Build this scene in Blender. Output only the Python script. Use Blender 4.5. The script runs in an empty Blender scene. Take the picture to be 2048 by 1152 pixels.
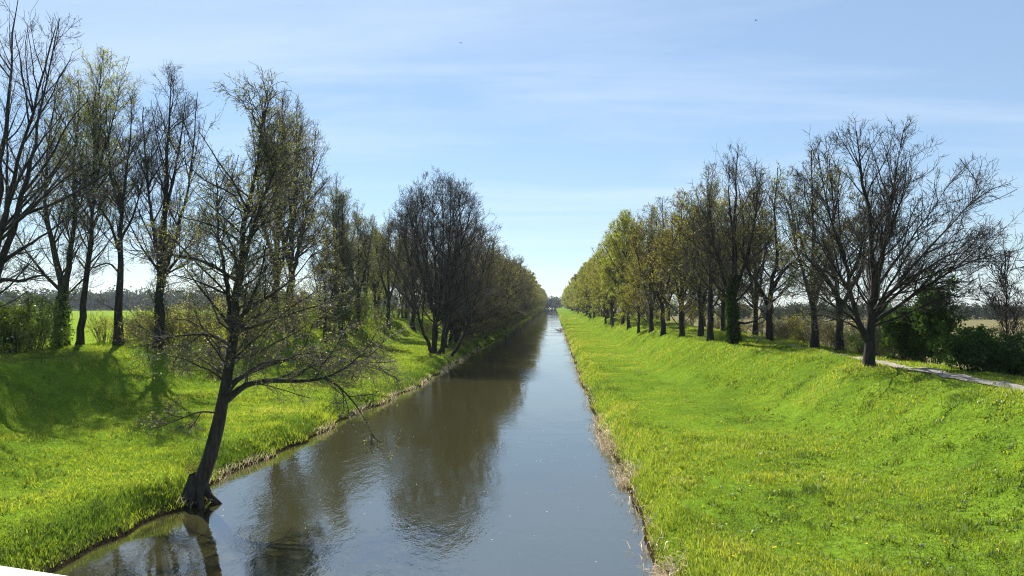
import bpy, math, random
import numpy as np
from mathutils import Vector, Matrix

R = math.radians
rng = np.random.default_rng(7)
scn = bpy.context.scene
col = scn.collection

# ------------------------------------------------------------------ helpers
def tag(o, label=None, cat=None, group=None, kind=None):
    if label: o['label'] = label
    if cat: o['category'] = cat
    if group: o['group'] = group
    if kind: o['kind'] = kind
    return o

def link(o, parent=None):
    col.objects.link(o)
    if parent: o.parent = parent
    return o

def empty(name, loc, rz=0, sc=1.0):
    o = bpy.data.objects.new(name, None)
    o.empty_display_size = 0.3
    o.location = loc; o.rotation_euler = (0, 0, rz)
    o.scale = (sc, sc, sc) if not isinstance(sc, tuple) else sc
    return link(o)

def mesh_np(name, V, quads=None, tris=None, mat=None, smooth=False, attrs=None):
    V = np.asarray(V, np.float32).reshape(-1, 3)
    me = bpy.data.meshes.new(name)
    me.vertices.add(len(V)); me.vertices.foreach_set('co', V.ravel())
    q = np.zeros((0, 4), np.int32) if quads is None or len(quads) == 0 else np.asarray(quads, np.int32).reshape(-1, 4)
    t = np.zeros((0, 3), np.int32) if tris is None or len(tris) == 0 else np.asarray(tris, np.int32).reshape(-1, 3)
    nl = q.size + t.size
    me.loops.add(nl)
    me.loops.foreach_set('vertex_index', np.concatenate([q.ravel(), t.ravel()]))
    me.polygons.add(len(q) + len(t))
    ls = np.concatenate([np.arange(len(q)) * 4, q.size + np.arange(len(t)) * 3]).astype(np.int32)
    me.polygons.foreach_set('loop_start', ls)
    if smooth:
        me.polygons.foreach_set('use_smooth', np.ones(len(q) + len(t), bool))
    if attrs:
        for k, a in attrs.items():
            at = me.attributes.new(k, 'FLOAT', 'POINT'); at.data.foreach_set('value', np.asarray(a, np.float32))
    me.update(calc_edges=True)
    if mat: me.materials.append(mat)
    return me

def obj(name, me, parent=None, loc=None):
    o = bpy.data.objects.new(name, me)
    if loc is not None: o.location = loc
    return link(o, parent)

def norm(v):
    return v / np.maximum(np.linalg.norm(v, axis=-1, keepdims=True), 1e-9)

# smooth value noise, vectorised
_tab = np.random.default_rng(3).random((256, 256))
def vnoise(x, y):
    xi = np.floor(x).astype(int); yi = np.floor(y).astype(int)
    fx = x - xi; fy = y - yi
    fx = fx * fx * (3 - 2 * fx); fy = fy * fy * (3 - 2 * fy)
    a = _tab[xi & 255, yi & 255]; b = _tab[(xi + 1) & 255, yi & 255]
    c = _tab[xi & 255, (yi + 1) & 255]; d = _tab[(xi + 1) & 255, (yi + 1) & 255]
    return (a * (1 - fx) + b * fx) * (1 - fy) + (c * (1 - fx) + d * fx) * fy
def fbm(x, y, o=3):
    s = 0; a = 0.5; n = 0
    for k in range(o):
        s = s + a * vnoise(x * 2 ** k + 17.3 * k, y * 2 ** k + 5.1 * k); n += a; a *= .5
    return s / n
def sstep(a, b, x):
    t = np.clip((x - a) / (b - a), 0, 1)
    return t * t * (3 - 2 * t)
def lerp(a, b, t): return a + (b - a) * t

# ------------------------------------------------------------------ materials
def new_mat(name):
    m = bpy.data.materials.new(name); m.use_nodes = True
    nt = m.node_tree
    for n in list(nt.nodes): nt.nodes.remove(n)
    out = nt.nodes.new('ShaderNodeOutputMaterial')
    return m, nt, out
def N(nt, typ, **kw):
    n = nt.nodes.new(typ)
    for k, v in kw.items():
        if k in n.inputs: n.inputs[k].default_value = v
        else: setattr(n, k, v)
    return n
def ramp(nt, stops):
    n = nt.nodes.new('ShaderNodeValToRGB'); e = n.color_ramp.elements
    while len(e) < len(stops): e.new(0.5)
    for el, (p, c) in zip(e, stops):
        el.position = p; el.color = (*c, 1)
    return n

def bark_mat(name, c0, c1, scale=9.0, bump=0.6):
    m, nt, out = new_mat(name)
    tc = N(nt, 'ShaderNodeTexCoord')
    mp = N(nt, 'ShaderNodeMapping'); mp.inputs['Scale'].default_value = (1, 1, .22)
    nt.links.new(tc.outputs['Object'], mp.inputs['Vector'])
    nz = N(nt, 'ShaderNodeTexNoise', Scale=scale, Detail=5.0, Roughness=.65)
    nt.links.new(mp.outputs[0], nz.inputs['Vector'])
    rp = ramp(nt, [(.35, c0), (.7, c1)])
    nt.links.new(nz.outputs[0], rp.inputs[0])
    b = N(nt, 'ShaderNodeBump', Strength=bump, Distance=.03)
    nt.links.new(nz.outputs[0], b.inputs['Height'])
    p = N(nt, 'ShaderNodeBsdfPrincipled', Roughness=.85)
    p.inputs['Specular IOR Level'].default_value = .25
    nt.links.new(rp.outputs[0], p.inputs['Base Color']); nt.links.new(b.outputs[0], p.inputs['Normal'])
    nt.links.new(p.outputs[0], out.inputs[0])
    return m

def leaf_mat(name, stops, trans=.5, tcol=(1.5, 1.35, .5), gloss=.025):
    m, nt, out = new_mat(name)
    g = N(nt, 'ShaderNodeNewGeometry')
    rp = ramp(nt, stops)
    nt.links.new(g.outputs['Random Per Island'], rp.inputs[0])
    d = N(nt, 'ShaderNodeBsdfDiffuse'); t = N(nt, 'ShaderNodeBsdfTranslucent')
    nt.links.new(rp.outputs[0], d.inputs[0])
    mul = N(nt, 'ShaderNodeVectorMath', operation='MULTIPLY'); mul.inputs[1].default_value = tcol
    nt.links.new(rp.outputs[0], mul.inputs[0]); nt.links.new(mul.outputs[0], t.inputs[0])
    mx = N(nt, 'ShaderNodeMixShader', Fac=trans)
    nt.links.new(d.outputs[0], mx.inputs[1]); nt.links.new(t.outputs[0], mx.inputs[2])
    gl = N(nt, 'ShaderNodeBsdfGlossy', Roughness=.35); gl.inputs[0].default_value = (.9, .95, .9, 1)
    m2 = N(nt, 'ShaderNodeMixShader', Fac=gloss)
    nt.links.new(mx.outputs[0], m2.inputs[1]); nt.links.new(gl.outputs[0], m2.inputs[2])
    nt.links.new(m2.outputs[0], out.inputs[0])
    return m

BARK = bark_mat('bark_dark', (.010, .009, .007), (.04, .034, .027))
BARK_MOSS = bark_mat('bark_mossy', (.014, .014, .008), (.05, .053, .026))
TWIG = bark_mat('twig_bark', (.03, .027, .021), (.062, .055, .043), 2.0, 0)
TWIG_RED = bark_mat('twig_bark_reddish', (.05, .037, .026), (.1, .075, .052), 2.0, 0)
TWIG_PALE = bark_mat('twig_bark_pale', (.07, .058, .043), (.14, .12, .09), 2.0, 0)
TWIG_GREY = bark_mat('twig_bark_grey', (.05, .046, .035), (.1, .093, .07), 2.0, 0)
BARK_LICHEN = bark_mat('bark_lichen', (.012, .011, .008), (.055, .052, .038), 13.0)
BUD_OLIVE = leaf_mat('bud_soft_olive', [(0, (.11, .12, .04)), (.6, (.19, .2, .07)), (1, (.28, .28, .12))], .5, (1.35, 1.3, .7))
BUD_YELLOW = leaf_mat('bud_yellow_green', [(0, (.14, .17, .03)), (.6, (.22, .25, .045)), (1, (.3, .32, .07))], .5, (1.5, 1.4, .5))
BUD = leaf_mat('bud_olive', [(0, (.08, .08, .025)), (.6, (.15, .15, .04)), (1, (.21, .2, .06))], .5, (1.4, 1.35, .6))
BUD_GREEN = leaf_mat('bud_green', [(0, (.13, .15, .026)), (.6, (.22, .23, .04)), (1, (.3, .28, .06))], .5, (1.5, 1.4, .5))
BUD_PALE = leaf_mat('bud_pale_green', [(0, (.2, .23, .07)), (1, (.34, .36, .14))], .5, (1.4, 1.35, .7))
CATKIN = leaf_mat('catkin_brown', [(0, (.07, .05, .03)), (1, (.16, .115, .06))], .3, (1.2, 1, .6))
LEAF_FRESH = leaf_mat('leaf_fresh', [(0, (.04, .075, .014)), (.6, (.085, .13, .024)), (1, (.14, .17, .045))], .5, (1.5, 1.5, .5))
LEAF_DARK = leaf_mat('leaf_evergreen', [(0, (.026, .052, .018)), (.6, (.052, .095, .03)), (1, (.095, .145, .045))], .35, (1.4, 1.5, .5), .0)
LEAF_IVY = leaf_mat('leaf_ivy', [(0, (.018, .038, .012)), (1, (.05, .085, .022))], .3, (1.4, 1.5, .5), .0)
LEAF_WOOD = leaf_mat('far_wood_leaf', [(0, (.022, .036, .018)), (1, (.05, .065, .032))], .3, (1.2, 1.2, .6), 0)

# ------------------------------------------------------------------ terrain shape
CAM_Z = 5.5
def edge_l(Y):
    return -10.35 + .75 * np.exp(-((Y - 20.1) / 1.1) ** 2) + 1.35 * sstep(18, 58, Y) + .8 * (fbm(Y * .22, Y * 0 + 3.3) - .5) + .35 * (vnoise(Y * 1.1, Y * 0 + 8.7) - .5)
def edge_r(Y):
    return 1.98 + .22 * (1 - sstep(15, 40, Y)) + .45 * (fbm(Y * .3, Y * 0 + 11.1) - .5) + .16 * (vnoise(Y * 1.7, Y * 0 + 1.7) - .5)
def crest_r(Y):
    bump = 1.6 * np.exp(-((Y - 29) / 7.5) ** 2) * 0 + .9 * (fbm(Y * .06, Y * 0 + 40.) - .5)
    return lerp(12.3, 10.0, sstep(32, 46, Y)) + bump
def height(X, Y):
    X = np.asarray(X, float); Y = np.asarray(Y, float)
    dl = edge_l(Y) - X; dr = X - edge_r(Y)
    n1 = fbm(X * .35, Y * .35, 3) - .5
    n2 = fbm(X * 1.9 + 31, Y * 1.9, 2) - .5
    # right bank
    steep_r = .95 + .25 * (fbm(Y * .4, Y * 0 + 60) - .5)
    zr = .78 * sstep(-.25, steep_r, dr) + .02 + .035 * np.clip(dr - 1, 0, 7)
    c = crest_r(Y)
    top_r = 3.0 + .25 * (fbm(Y * .05, Y * 0 + 21) - .5)
    up = sstep(c - 3.6, c + .3, X)
    zr = zr * (1 - up) + top_r * up
    zr = zr + .16 * n1 * sstep(.8, 3, dr) + .14 * n2 * sstep(.2, 1, dr)
    zr = zr + .55 * (fbm(X * .16 + 9, Y * .16, 2) - .5) * up * (1 - sstep(c + .0, c + 1.0, X))
    zr = zr + (.1 + .16 * fbm(Y * .25, Y * 0 + 91)) * np.exp(-((X - 12.95) / .38) ** 2) * sstep(31.5, 35, Y)
    dn = sstep(15.6, 22.0, X)
    zr = zr * (1 - dn) + (-1.1) * dn
    # left bank
    zl = .62 * sstep(-.25, 1.25 + .5 * (fbm(Y * .5, Y * 0 + 70) - .5), dl) + .02 + .045 * np.clip(dl - 1, 0, 9)
    tl = 3.0 + .5 * (fbm(Y * .05, Y * 0 + 77) - .5)
    cl = -22.6 + 1.6 * (fbm(Y * .07, Y * 0 + 50) - .5)
    up = sstep(-(cl + 4.0), -(cl - .6), -X)
    zl = zl * (1 - up) + tl * up
    zl = zl + .2 * n1 * sstep(.8, 3, dl) + .14 * n2 * sstep(.2, 1, dl)
    dn = sstep(28.2, 34.0, -X)
    zl = zl * (1 - dn) + .4 * dn
    bed = -1.1
    zr = np.where(dr < 0, np.maximum(bed, zr + dr * .9), zr)
    zl = np.where(dl < 0, np.maximum(bed, zl + dl * .9), zl)
    mid = (edge_l(Y) + edge_r(Y)) / 2
    return np.where(X > mid, zr, zl)
def gz(x, y): return float(height(np.array([x]), np.array([y]))[0])

xs = np.concatenate([[-1500, -900, -550, -320, -200, -130, -90, -65, -50, -42], np.arange(-38, -11.6, .4), np.arange(-11.6, -7.4, .12), np.arange(-7.3, 1.2, .8),
                     np.arange(1.3, 3.9, .1), np.arange(4, 24, .35), [25, 28, 33, 42, 55, 75, 110, 170, 260, 400, 650, 1000, 1500]])
ys = [-40.0]
while ys[-1] < 960:
    y = ys[-1]; ys.append(y + (.3 if 8 < y < 45 else (.5 if y < 8 else .3 + (y - 45) * .022)))
ys = np.array(ys)
GX, GY = np.meshgrid(xs, ys)
GZ = height(GX, GY)
ny, nx = GX.shape
ii = np.arange(ny * nx).reshape(ny, nx)
quads = np.stack([ii[:-1, :-1], ii[:-1, 1:], ii[1:, 1:], ii[1:, :-1]], -1).reshape(-1, 4)

# ground material: soil + turf, tan stubble on the right-hand field, bright crop on the left
m, nt, out = new_mat('ground_turf')
geo = N(nt, 'ShaderNodeNewGeometry')
sep = N(nt, 'ShaderNodeSeparateXYZ'); nt.links.new(geo.outputs['Position'], sep.inputs[0])
nz = N(nt, 'ShaderNodeTexNoise', Scale=.5, Detail=6.0, Roughness=.65); nt.links.new(geo.outputs['Position'], nz.inputs['Vector'])
nf = N(nt, 'ShaderNodeTexNoise', Scale=7.0, Detail=4.0, Roughness=.7); nt.links.new(geo.outputs['Position'], nf.inputs['Vector'])
turf = ramp(nt, [(.3, (.06, .11, .012)), (.5, (.095, .16, .014)), (.72, (.125, .2, .018))])
nt.links.new(nz.outputs[0], turf.inputs[0])
fine = ramp(nt, [(.3, (.55, .55, .55)), (.65, (1.15, 1.15, 1.15))]); nt.links.new(nf.outputs[0], fine.inputs[0])
mulc = N(nt, 'ShaderNodeMix', data_type='RGBA', blend_type='MULTIPLY'); mulc.inputs[0].default_value = 1
nt.links.new(turf.outputs[0], mulc.inputs[6]); nt.links.new(fine.outputs[0], mulc.inputs[7])
def mr(src, a, b):
    n = N(nt, 'ShaderNodeMapRange'); n.inputs[1].default_value = a; n.inputs[2].default_value = b
    nt.links.new(src, n.inputs[0]); return n
# soil at the water's edge (by height)
soil = ramp(nt, [(.3, (.012, .010, .006)), (.7, (.035, .028, .016))]); nt.links.new(nf.outputs[0], soil.inputs[0])
zf = mr(sep.outputs['Z'], .1, .32)
mix1 = N(nt, 'ShaderNodeMix', data_type='RGBA'); nt.links.new(zf.outputs[0], mix1.inputs[0])
nt.links.new(soil.outputs[0], mix1.inputs[6]); nt.links.new(mulc.outputs[2], mix1.inputs[7])
# right field
fld = ramp(nt, [(.3, (.1, .092, .045)), (.7, (.155, .14, .07))]); nt.links.new(nz.outputs[0], fld.inputs[0])
xr_ = mr(sep.outputs['X'], 17.5, 22)
mix2 = N(nt, 'ShaderNodeMix', data_type='RGBA'); nt.links.new(xr_.outputs[0], mix2.inputs[0])
nt.links.new(mix1.outputs[2], mix2.inputs[6]); nt.links.new(fld.outputs[0], mix2.inputs[7])
# left field
crop = ramp(nt, [(.3, (.11, .175, .014)), (.7, (.15, .215, .018))]); nt.links.new(nz.outputs[0], crop.inputs[0])
xl_ = mr(sep.outputs['X'], -30, -34)
mix3 = N(nt, 'ShaderNodeMix', data_type='RGBA'); nt.links.new(xl_.outputs[0], mix3.inputs[0])
nt.links.new(mix2.outputs[2], mix3.inputs[6]); nt.links.new(crop.outputs[0], mix3.inputs[7])
bp = N(nt, 'ShaderNodeBump', Strength=.8, Distance=.08); nt.links.new(nf.outputs[0], bp.inputs['Height'])
d = N(nt, 'ShaderNodeBsdfDiffuse'); nt.links.new(mix3.outputs[2], d.inputs[0]); nt.links.new(bp.outputs[0], d.inputs['Normal'])
nt.links.new(d.outputs[0], out.inputs[0])
GROUND = m
tag(obj('ground', mesh_np('ground', np.stack([GX, GY, GZ], -1), quads, mat=GROUND, smooth=True)), 'grass canal banks, dykes and the flat fields behind', None, kind='structure')

# ------------------------------------------------------------------ water
m, nt, out = new_mat('canal_water')
geo = N(nt, 'ShaderNodeNewGeometry')
mp = N(nt, 'ShaderNodeMapping'); mp.inputs['Scale'].default_value = (1.0, .55, 1); nt.links.new(geo.outputs['Position'], mp.inputs['Vector'])
n1 = N(nt, 'ShaderNodeTexNoise', Scale=2.6, Detail=3.0, Roughness=.55, Distortion=.6); nt.links.new(mp.outputs[0], n1.inputs['Vector'])
n2 = N(nt, 'ShaderNodeTexNoise', Scale=11.0, Detail=2.0, Roughness=.5, Distortion=.8); nt.links.new(mp.outputs[0], n2.inputs['Vector'])
n3 = N(nt, 'ShaderNodeTexNoise', Scale=.12, Detail=3.0, Distortion=1.2); nt.links.new(geo.outputs['Position'], n3.inputs['Vector'])
st = N(nt, 'ShaderNodeMapRange'); st.inputs[1].default_value = .38; st.inputs[2].default_value = .66; st.inputs[3].default_value = .15; st.inputs[4].default_value = 1.25
nt.links.new(n3.outputs[0], st.inputs[0])
a1 = N(nt, 'ShaderNodeMath', operation='MULTIPLY'); a1.inputs[1].default_value = .35; nt.links.new(n2.outputs[0], a1.inputs[0])
a2 = N(nt, 'ShaderNodeMath', operation='ADD'); nt.links.new(n1.outputs[0], a2.inputs[0]); nt.links.new(a1.outputs[0], a2.inputs[1])
a3 = N(nt, 'ShaderNodeMath', operation='MULTIPLY'); nt.links.new(a2.outputs[0], a3.inputs[0]); nt.links.new(st.outputs[0], a3.inputs[1])
b = N(nt, 'ShaderNodeBump', Strength=.55, Distance=.018); nt.links.new(a3.outputs[0], b.inputs['Height'])
p = N(nt, 'ShaderNodeBsdfPrincipled', Roughness=.03, IOR=3.3)
p.inputs['Base Color'].default_value = (.03, .029, .011, 1)
nt.links.new(b.outputs[0], p.inputs['Normal']); nt.links.new(p.outputs[0], out.inputs[0])
wy = np.concatenate([np.arange(-40, 60, 10), np.arange(60, 980, 60)]); wv = []
for y in wy: wv += [(-12.5, y, 0), (4.2, y, 0)]
wq = [(2 * i, 2 * i + 1, 2 * i + 3, 2 * i + 2) for i in range(len(wy) - 1)]
tag(obj('water', mesh_np('water', wv, wq, mat=m)), 'murky brown canal water running straight to the horizon', None, kind='structure')

# ------------------------------------------------------------------ path on the right-hand dyke
py_ = np.concatenate([np.arange(6, 60, .5), np.arange(60, 400, 4)])
pv = []; pq = []
offs = [-.42, -.26, 0, .26, .4]
for k, y in enumerate(py_):
    for j, o in enumerate(offs):
        x = 13.85 + o + .12 * math.sin(y * .21) + (.08 * math.sin(y * 1.9 + j) if j in (0, 4) else 0)
        pv.append((x, y, gz(x, y) + .035))
    if k:
        for j in range(4):
            a = (k - 1) * 5 + j; pq.append((a, a + 1, a + 6, a + 5))
m, nt, out = new_mat('path_gravel')
g_ = N(nt, 'ShaderNodeNewGeometry')
nz = N(nt, 'ShaderNodeTexNoise', Scale=3.0, Detail=6.0, Roughness=.7); nt.links.new(g_.outputs['Position'], nz.inputs['Vector'])
rp = ramp(nt, [(.3, (.15, .13, .11)), (.7, (.34, .31, .28))]); nt.links.new(nz.outputs[0], rp.inputs[0])
d = N(nt, 'ShaderNodeBsdfDiffuse'); nt.links.new(rp.outputs[0], d.inputs[0]); nt.links.new(d.outputs[0], out.inputs[0])
tag(obj('path', mesh_np('path', pv, pq, mat=m, smooth=True)), 'narrow pale gravel path along the top of the right dyke', None, kind='structure')

# ------------------------------------------------------------------ grass blades (one uncountable mass)
def grass_mat():
    m, nt, out = new_mat('grass_blades')
    at = N(nt, 'ShaderNodeAttribute', attribute_name='tint')
    rp = ramp(nt, [(0, (.036, .076, .014)), (.3, (.105, .165, .02)), (.6, (.168, .23, .03)), (.86, (.2, .25, .055)), (1, (.33, .29, .15))])
    nt.links.new(at.outputs['Fac'], rp.inputs[0])
    d = N(nt, 'ShaderNodeBsdfDiffuse'); t = N(nt, 'ShaderNodeBsdfTranslucent')
    nt.links.new(rp.outputs[0], d.inputs[0])
    mul = N(nt, 'ShaderNodeVectorMath', operation='MULTIPLY'); mul.inputs[1].default_value = (1.8, 1.55, .6)
    nt.links.new(rp.outputs[0], mul.inputs[0]); nt.links.new(mul.outputs[0], t.inputs[0])
    mx = N(nt, 'ShaderNodeMixShader', Fac=.55)
    nt.links.new(d.outputs[0], mx.inputs[1]); nt.links.new(t.outputs[0], mx.inputs[2])
    gl = N(nt, 'ShaderNodeBsdfGlossy', Roughness=.45)
    m2 = N(nt, 'ShaderNodeMixShader', Fac=.03)
    nt.links.new(mx.outputs[0], m2.inputs[1]); nt.links.new(gl.outputs[0], m2.inputs[2])
    nt.links.new(m2.outputs[0], out.inputs[0])
    return m
GRASS = grass_mat()

def blades(X, Y, Z, h, w, tint, lean, rs, az=None):
    n = len(X)
    a = rs.random(n) * 2 * np.pi if az is None else az
    f = rs.random(n) * 2 * np.pi
    dirx, diry = np.cos(a), np.sin(a)
    wx, wy_ = np.cos(f) * w * .5, np.sin(f) * w * .5
    V = np.zeros((n, 5, 3), np.float32)
    b = np.stack([X, Y, Z - .02], -1)
    side = np.stack([wx, wy_, np.zeros(n)], -1)
    mid = b + np.stack([dirx * lean * h * .3, diry * lean * h * .3, h * .6], -1)
    tip = b + np.stack([dirx * lean * h, diry * lean * h, h * np.sqrt(np.clip(1.15 - lean ** 2 * .8, .1, 1))], -1)
    V[:, 0] = b - side; V[:, 1] = b + side; V[:, 2] = mid + side * .8; V[:, 3] = mid - side * .8; V[:, 4] = tip
    i = np.arange(n) * 5
    q = np.stack([i, i + 1, i + 2, i + 3], -1); t = np.stack([i + 3, i + 2, i + 4], -1)
    return V.reshape(-1, 3), q, t, np.repeat(tint, 5)

rs = np.random.default_rng(11)
NB = 2000000
u = rs.random(NB)
d0, d1, pw = 10.0, 320.0, .42
dist = (d0 ** pw + u * (d1 ** pw - d0 ** pw)) ** (1 / pw)
th = rs.uniform(R(-44), R(37), NB)
X = dist * np.sin(th); Y = dist * np.cos(th)
dl = edge_l(Y) - X; dr = X - edge_r(Y)
keep = ((dr > -.02) | (dl > .0)) & (X > -33) & (X < 19) & ~((X > 13.55) & (X < 14.15))
# shaggy path verge
keep |= ((X > 13.55) & (X < 14.15) & (rs.random(NB) < np.where(Y > 33, .35, .07)))
patch = fbm(X * .55 + 4, Y * .55, 3)
bald = fbm(X * .9 + 90, Y * .9 + 14, 2)
keep &= ~((bald < .27) & (rs.random(NB) < .75))
X, Y, dist, dl, dr, patch = [a[keep] for a in (X, Y, dist, dl, dr, patch)]
n = len(X)
Z = height(X, Y)
tus = .5 * fbm(X * 1.1 + 51, Y * 1.1 + 7, 2) + .5 * fbm(X * 3.1 + 11, Y * 3.1 + 27, 2)
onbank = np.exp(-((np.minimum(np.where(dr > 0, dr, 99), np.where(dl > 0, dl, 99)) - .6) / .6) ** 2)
mown = ((X > edge_r(Y) + 1.6) & (X < crest_r(Y) - 2.5) & (Y > 26))
h = (.06 + .11 * np.clip(patch - .35, 0, 1) + .6 * np.clip(tus - .57, 0, 1) + .06 * onbank) * rs.uniform(.45, 1.5, n)
h = np.where(X < 0, h + .06 * onbank * rs.random(n) * (fbm(X * .8, Y * .8 + 77, 2) > .45), h)
h = np.where(mown, h * .65, h)
h *= 1 + np.clip(dist - 30, 0, 200) * .002
w = (.006 + .0005 * dist) * rs.uniform(.6, 1.4, n)
big = fbm(X * .12 + 7, Y * .12 + 3, 2)
tint = .5 + .7 * (big - .5) + 1.0 * (patch - .5) + rs.normal(0, .14, n)
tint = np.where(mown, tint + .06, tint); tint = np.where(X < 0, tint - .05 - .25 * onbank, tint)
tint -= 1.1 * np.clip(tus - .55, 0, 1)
# worn, drier spots
dry = fbm(X * .45 + 130, Y * .45 + 40, 3)
tint = np.where((dry > .6) & (rs.random(n) < .3), rs.uniform(.68, .86, n), tint)
worn = np.exp(-(((X - 10.2) / 1.0) ** 2 + ((Y - 30.5) / 1.6) ** 2)) + .8 * np.exp(-(((X - 12.0) / 1.5) ** 2 + ((Y - 31.0) / 1.0) ** 2))
tint = np.where(rs.random(n) < worn * .8, rs.uniform(.88, 1, n), tint)
tint = np.where((rs.random(n) < .012), rs.uniform(.85, 1, n), tint)
tint = np.where(tint > .9, np.where(rs.random(n) < .35, tint, .8), tint); tint = np.clip(tint, .05, 1)
lean = rs.uniform(.2, .95, n)
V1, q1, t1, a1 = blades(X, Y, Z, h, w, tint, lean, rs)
# broad-leaved weeds: rosettes of dark wide leaves
nw = 1500
wd = (10 ** .6 + rs.random(nw) * (60 ** .6 - 10 ** .6)) ** (1 / .6)
wth = rs.uniform(R(-42), R(36), nw)
WX, WY = wd * np.sin(wth), wd * np.cos(wth)
ok = ((WX - edge_r(WY) > .4) & (WX < 13)) | ((edge_l(WY) - WX > .5) & (WX > -27))
ok &= fbm(WX * .3 + 70, WY * .3, 2) > .5
WX, WY = WX[ok], WY[ok]
k = 12
WX = np.repeat(WX, k) + rs.normal(0, .07, len(WX) * k); WY = np.repeat(WY, k) + rs.normal(0, .07, len(WY) * k)
nb = len(WX)
V2, q2, t2, a2 = blades(WX, WY, height(WX, WY) + .02, rs.uniform(.05, .15, nb), rs.uniform(.025, .05, nb), rs.uniform(.15, .6, nb), rs.uniform(.6, 1.05, nb), rs)
q2 = q2 + len(V1); t2 = t2 + len(V1)
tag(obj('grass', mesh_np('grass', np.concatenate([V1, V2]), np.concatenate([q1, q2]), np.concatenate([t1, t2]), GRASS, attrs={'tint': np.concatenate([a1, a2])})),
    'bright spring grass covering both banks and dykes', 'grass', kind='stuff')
del V1, V2

# straw-coloured dead reeds matted along the right water's edge, thinner on the left
rs = np.random.default_rng(5)
n = 34000
Y = (9 ** .7 + rs.random(n) * (150 ** .7 - 9 ** .7)) ** (1 / .7)
clump = fbm(Y * .5, Y * 0 + 33, 3)
kp = (rs.random(n) < np.clip((clump - .3) * 4.5, 0.08, 1) * np.clip(1.55 - Y / 24, .035, 1)); Y = Y[kp]; n = len(Y)
X = edge_r(Y) + rs.normal(-.02, .17, n)
hh = rs.uniform(.12, .42, n)
az = np.where(rs.random(n) < .6, rs.normal(np.pi, .7, n), rs.random(n) * 6.28)
V1, q1, t1, _ = blades(X, Y, np.maximum(height(X, Y), 0) + .03, hh * .8, rs.uniform(.008, .022, n) + Y * .0003, np.zeros(n), rs.uniform(.8, 1.1, n), rs, az)
n = 2200
Y = (10 ** .7 + rs.random(n) * (90 ** .7 - 10 ** .7)) ** (1 / .7)
clump = fbm(Y * .7, Y * 0 + 63, 3); Y = Y[clump > .5]; n = len(Y)
X = edge_l(Y) + rs.normal(.0, .1, n)
az = rs.normal(0, 1.2, n)
V2, q2, t2, _ = blades(X, Y, np.maximum(height(X, Y), 0) + .02, rs.uniform(.1, .35, n), rs.uniform(.008, .02, n) + Y * .0002, np.zeros(n), rs.uniform(.8, 1.1, n), rs, az)
STRAW = leaf_mat('straw', [(0, (.3, .23, .15)), (.6, (.52, .43, .3)), (1, (.66, .57, .43))], .3, (1, .95, .8), .02)
tag(obj('dead_reeds', mesh_np('dead_reeds', np.concatenate([V1, V2]), np.concatenate([q1, q2 + len(V1)]), np.concatenate([t1, t2 + len(V1)]), STRAW)),
    'pale straw of dead reeds matted along the water edge', 'reeds', kind='stuff')

# dandelions: tiny yellow heads
rs = np.random.default_rng(21)
n = 260
dd = rs.uniform(11, 40, n); tt = rs.uniform(R(5), R(36), n)
X, Y = dd * np.sin(tt), dd * np.cos(tt); kp = (X - edge_r(Y) > 1) & (X < 12) & (fbm(X * .4 + 3, Y * .4 + 9, 2) > .52); X, Y = X[kp], Y[kp]
Z = height(X, Y) + .13
fv = []; ft = []
for x, y, z in zip(X, Y, Z):
    b = len(fv); r_ = .026; fv.append((x, y, z + .012)); 
    for a in range(6): fv.append((x + r_ * math.cos(a * 1.047), y + r_ * math.sin(a * 1.047), z))
    for a in range(6): ft.append((b, b + 1 + a, b + 1 + (a + 1) % 6))
YEL = leaf_mat('dandelion_yellow', [(0, (.6, .42, .02)), (1, (.75, .6, .05))], .3, (1, 1, 1), 0)
tag(obj('dandelions', mesh_np('dandelions', fv, None, ft, YEL)), 'tiny yellow dandelion heads scattered in the right bank grass', 'flowers', kind='stuff')

# tiny white specks scattered flat over the near water
rs = np.random.default_rng(31)
n = 150
Y = rs.uniform(13, 34, n); X = rs.uniform(-9.6, 1.7, n)
fv = []; ft = []
for x, y in zip(X, Y):
    b = len(fv); r_ = rs.uniform(.005, .016); fv.append((x, y, .012))
    for a in range(5): fv.append((x + r_ * rs.uniform(.6, 1.3) * math.cos(a * 1.257), y + r_ * rs.uniform(.6, 1.3) * math.sin(a * 1.257), .006))
    for a in range(5): ft.append((b, b + 1 + a, b + 1 + (a + 1) % 5))
SPECK = leaf_mat('white_speck', [(0, (.5, .5, .46)), (1, (.8, .8, .76))], .2, (1, 1, 1), 0)
tag(obj('white_specks', mesh_np('white_specks', fv, None, ft, SPECK)), 'tiny white specks on the near canal water', 'foam', kind='stuff')

# ------------------------------------------------------------------ tree builder
def smooth_line(pts, K):
    P = np.asarray(pts, float)
    P = np.vstack([2 * P[0] - P[1], P, 2 * P[-1] - P[-2]])
    m = len(P) - 3
    out_ = []
    for s in np.linspace(0, m, K):
        i = min(int(s), m - 1); f = s - i
        a, b, c, d_ = P[i], P[i + 1], P[i + 2], P[i + 3]
        out_.append(.5 * ((2 * b) + (-a + c) * f + (2 * a - 5 * b + 4 * c - d_) * f * f + (-a + 3 * b - 3 * c + d_) * f ** 3))
    return np.array(out_)

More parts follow.
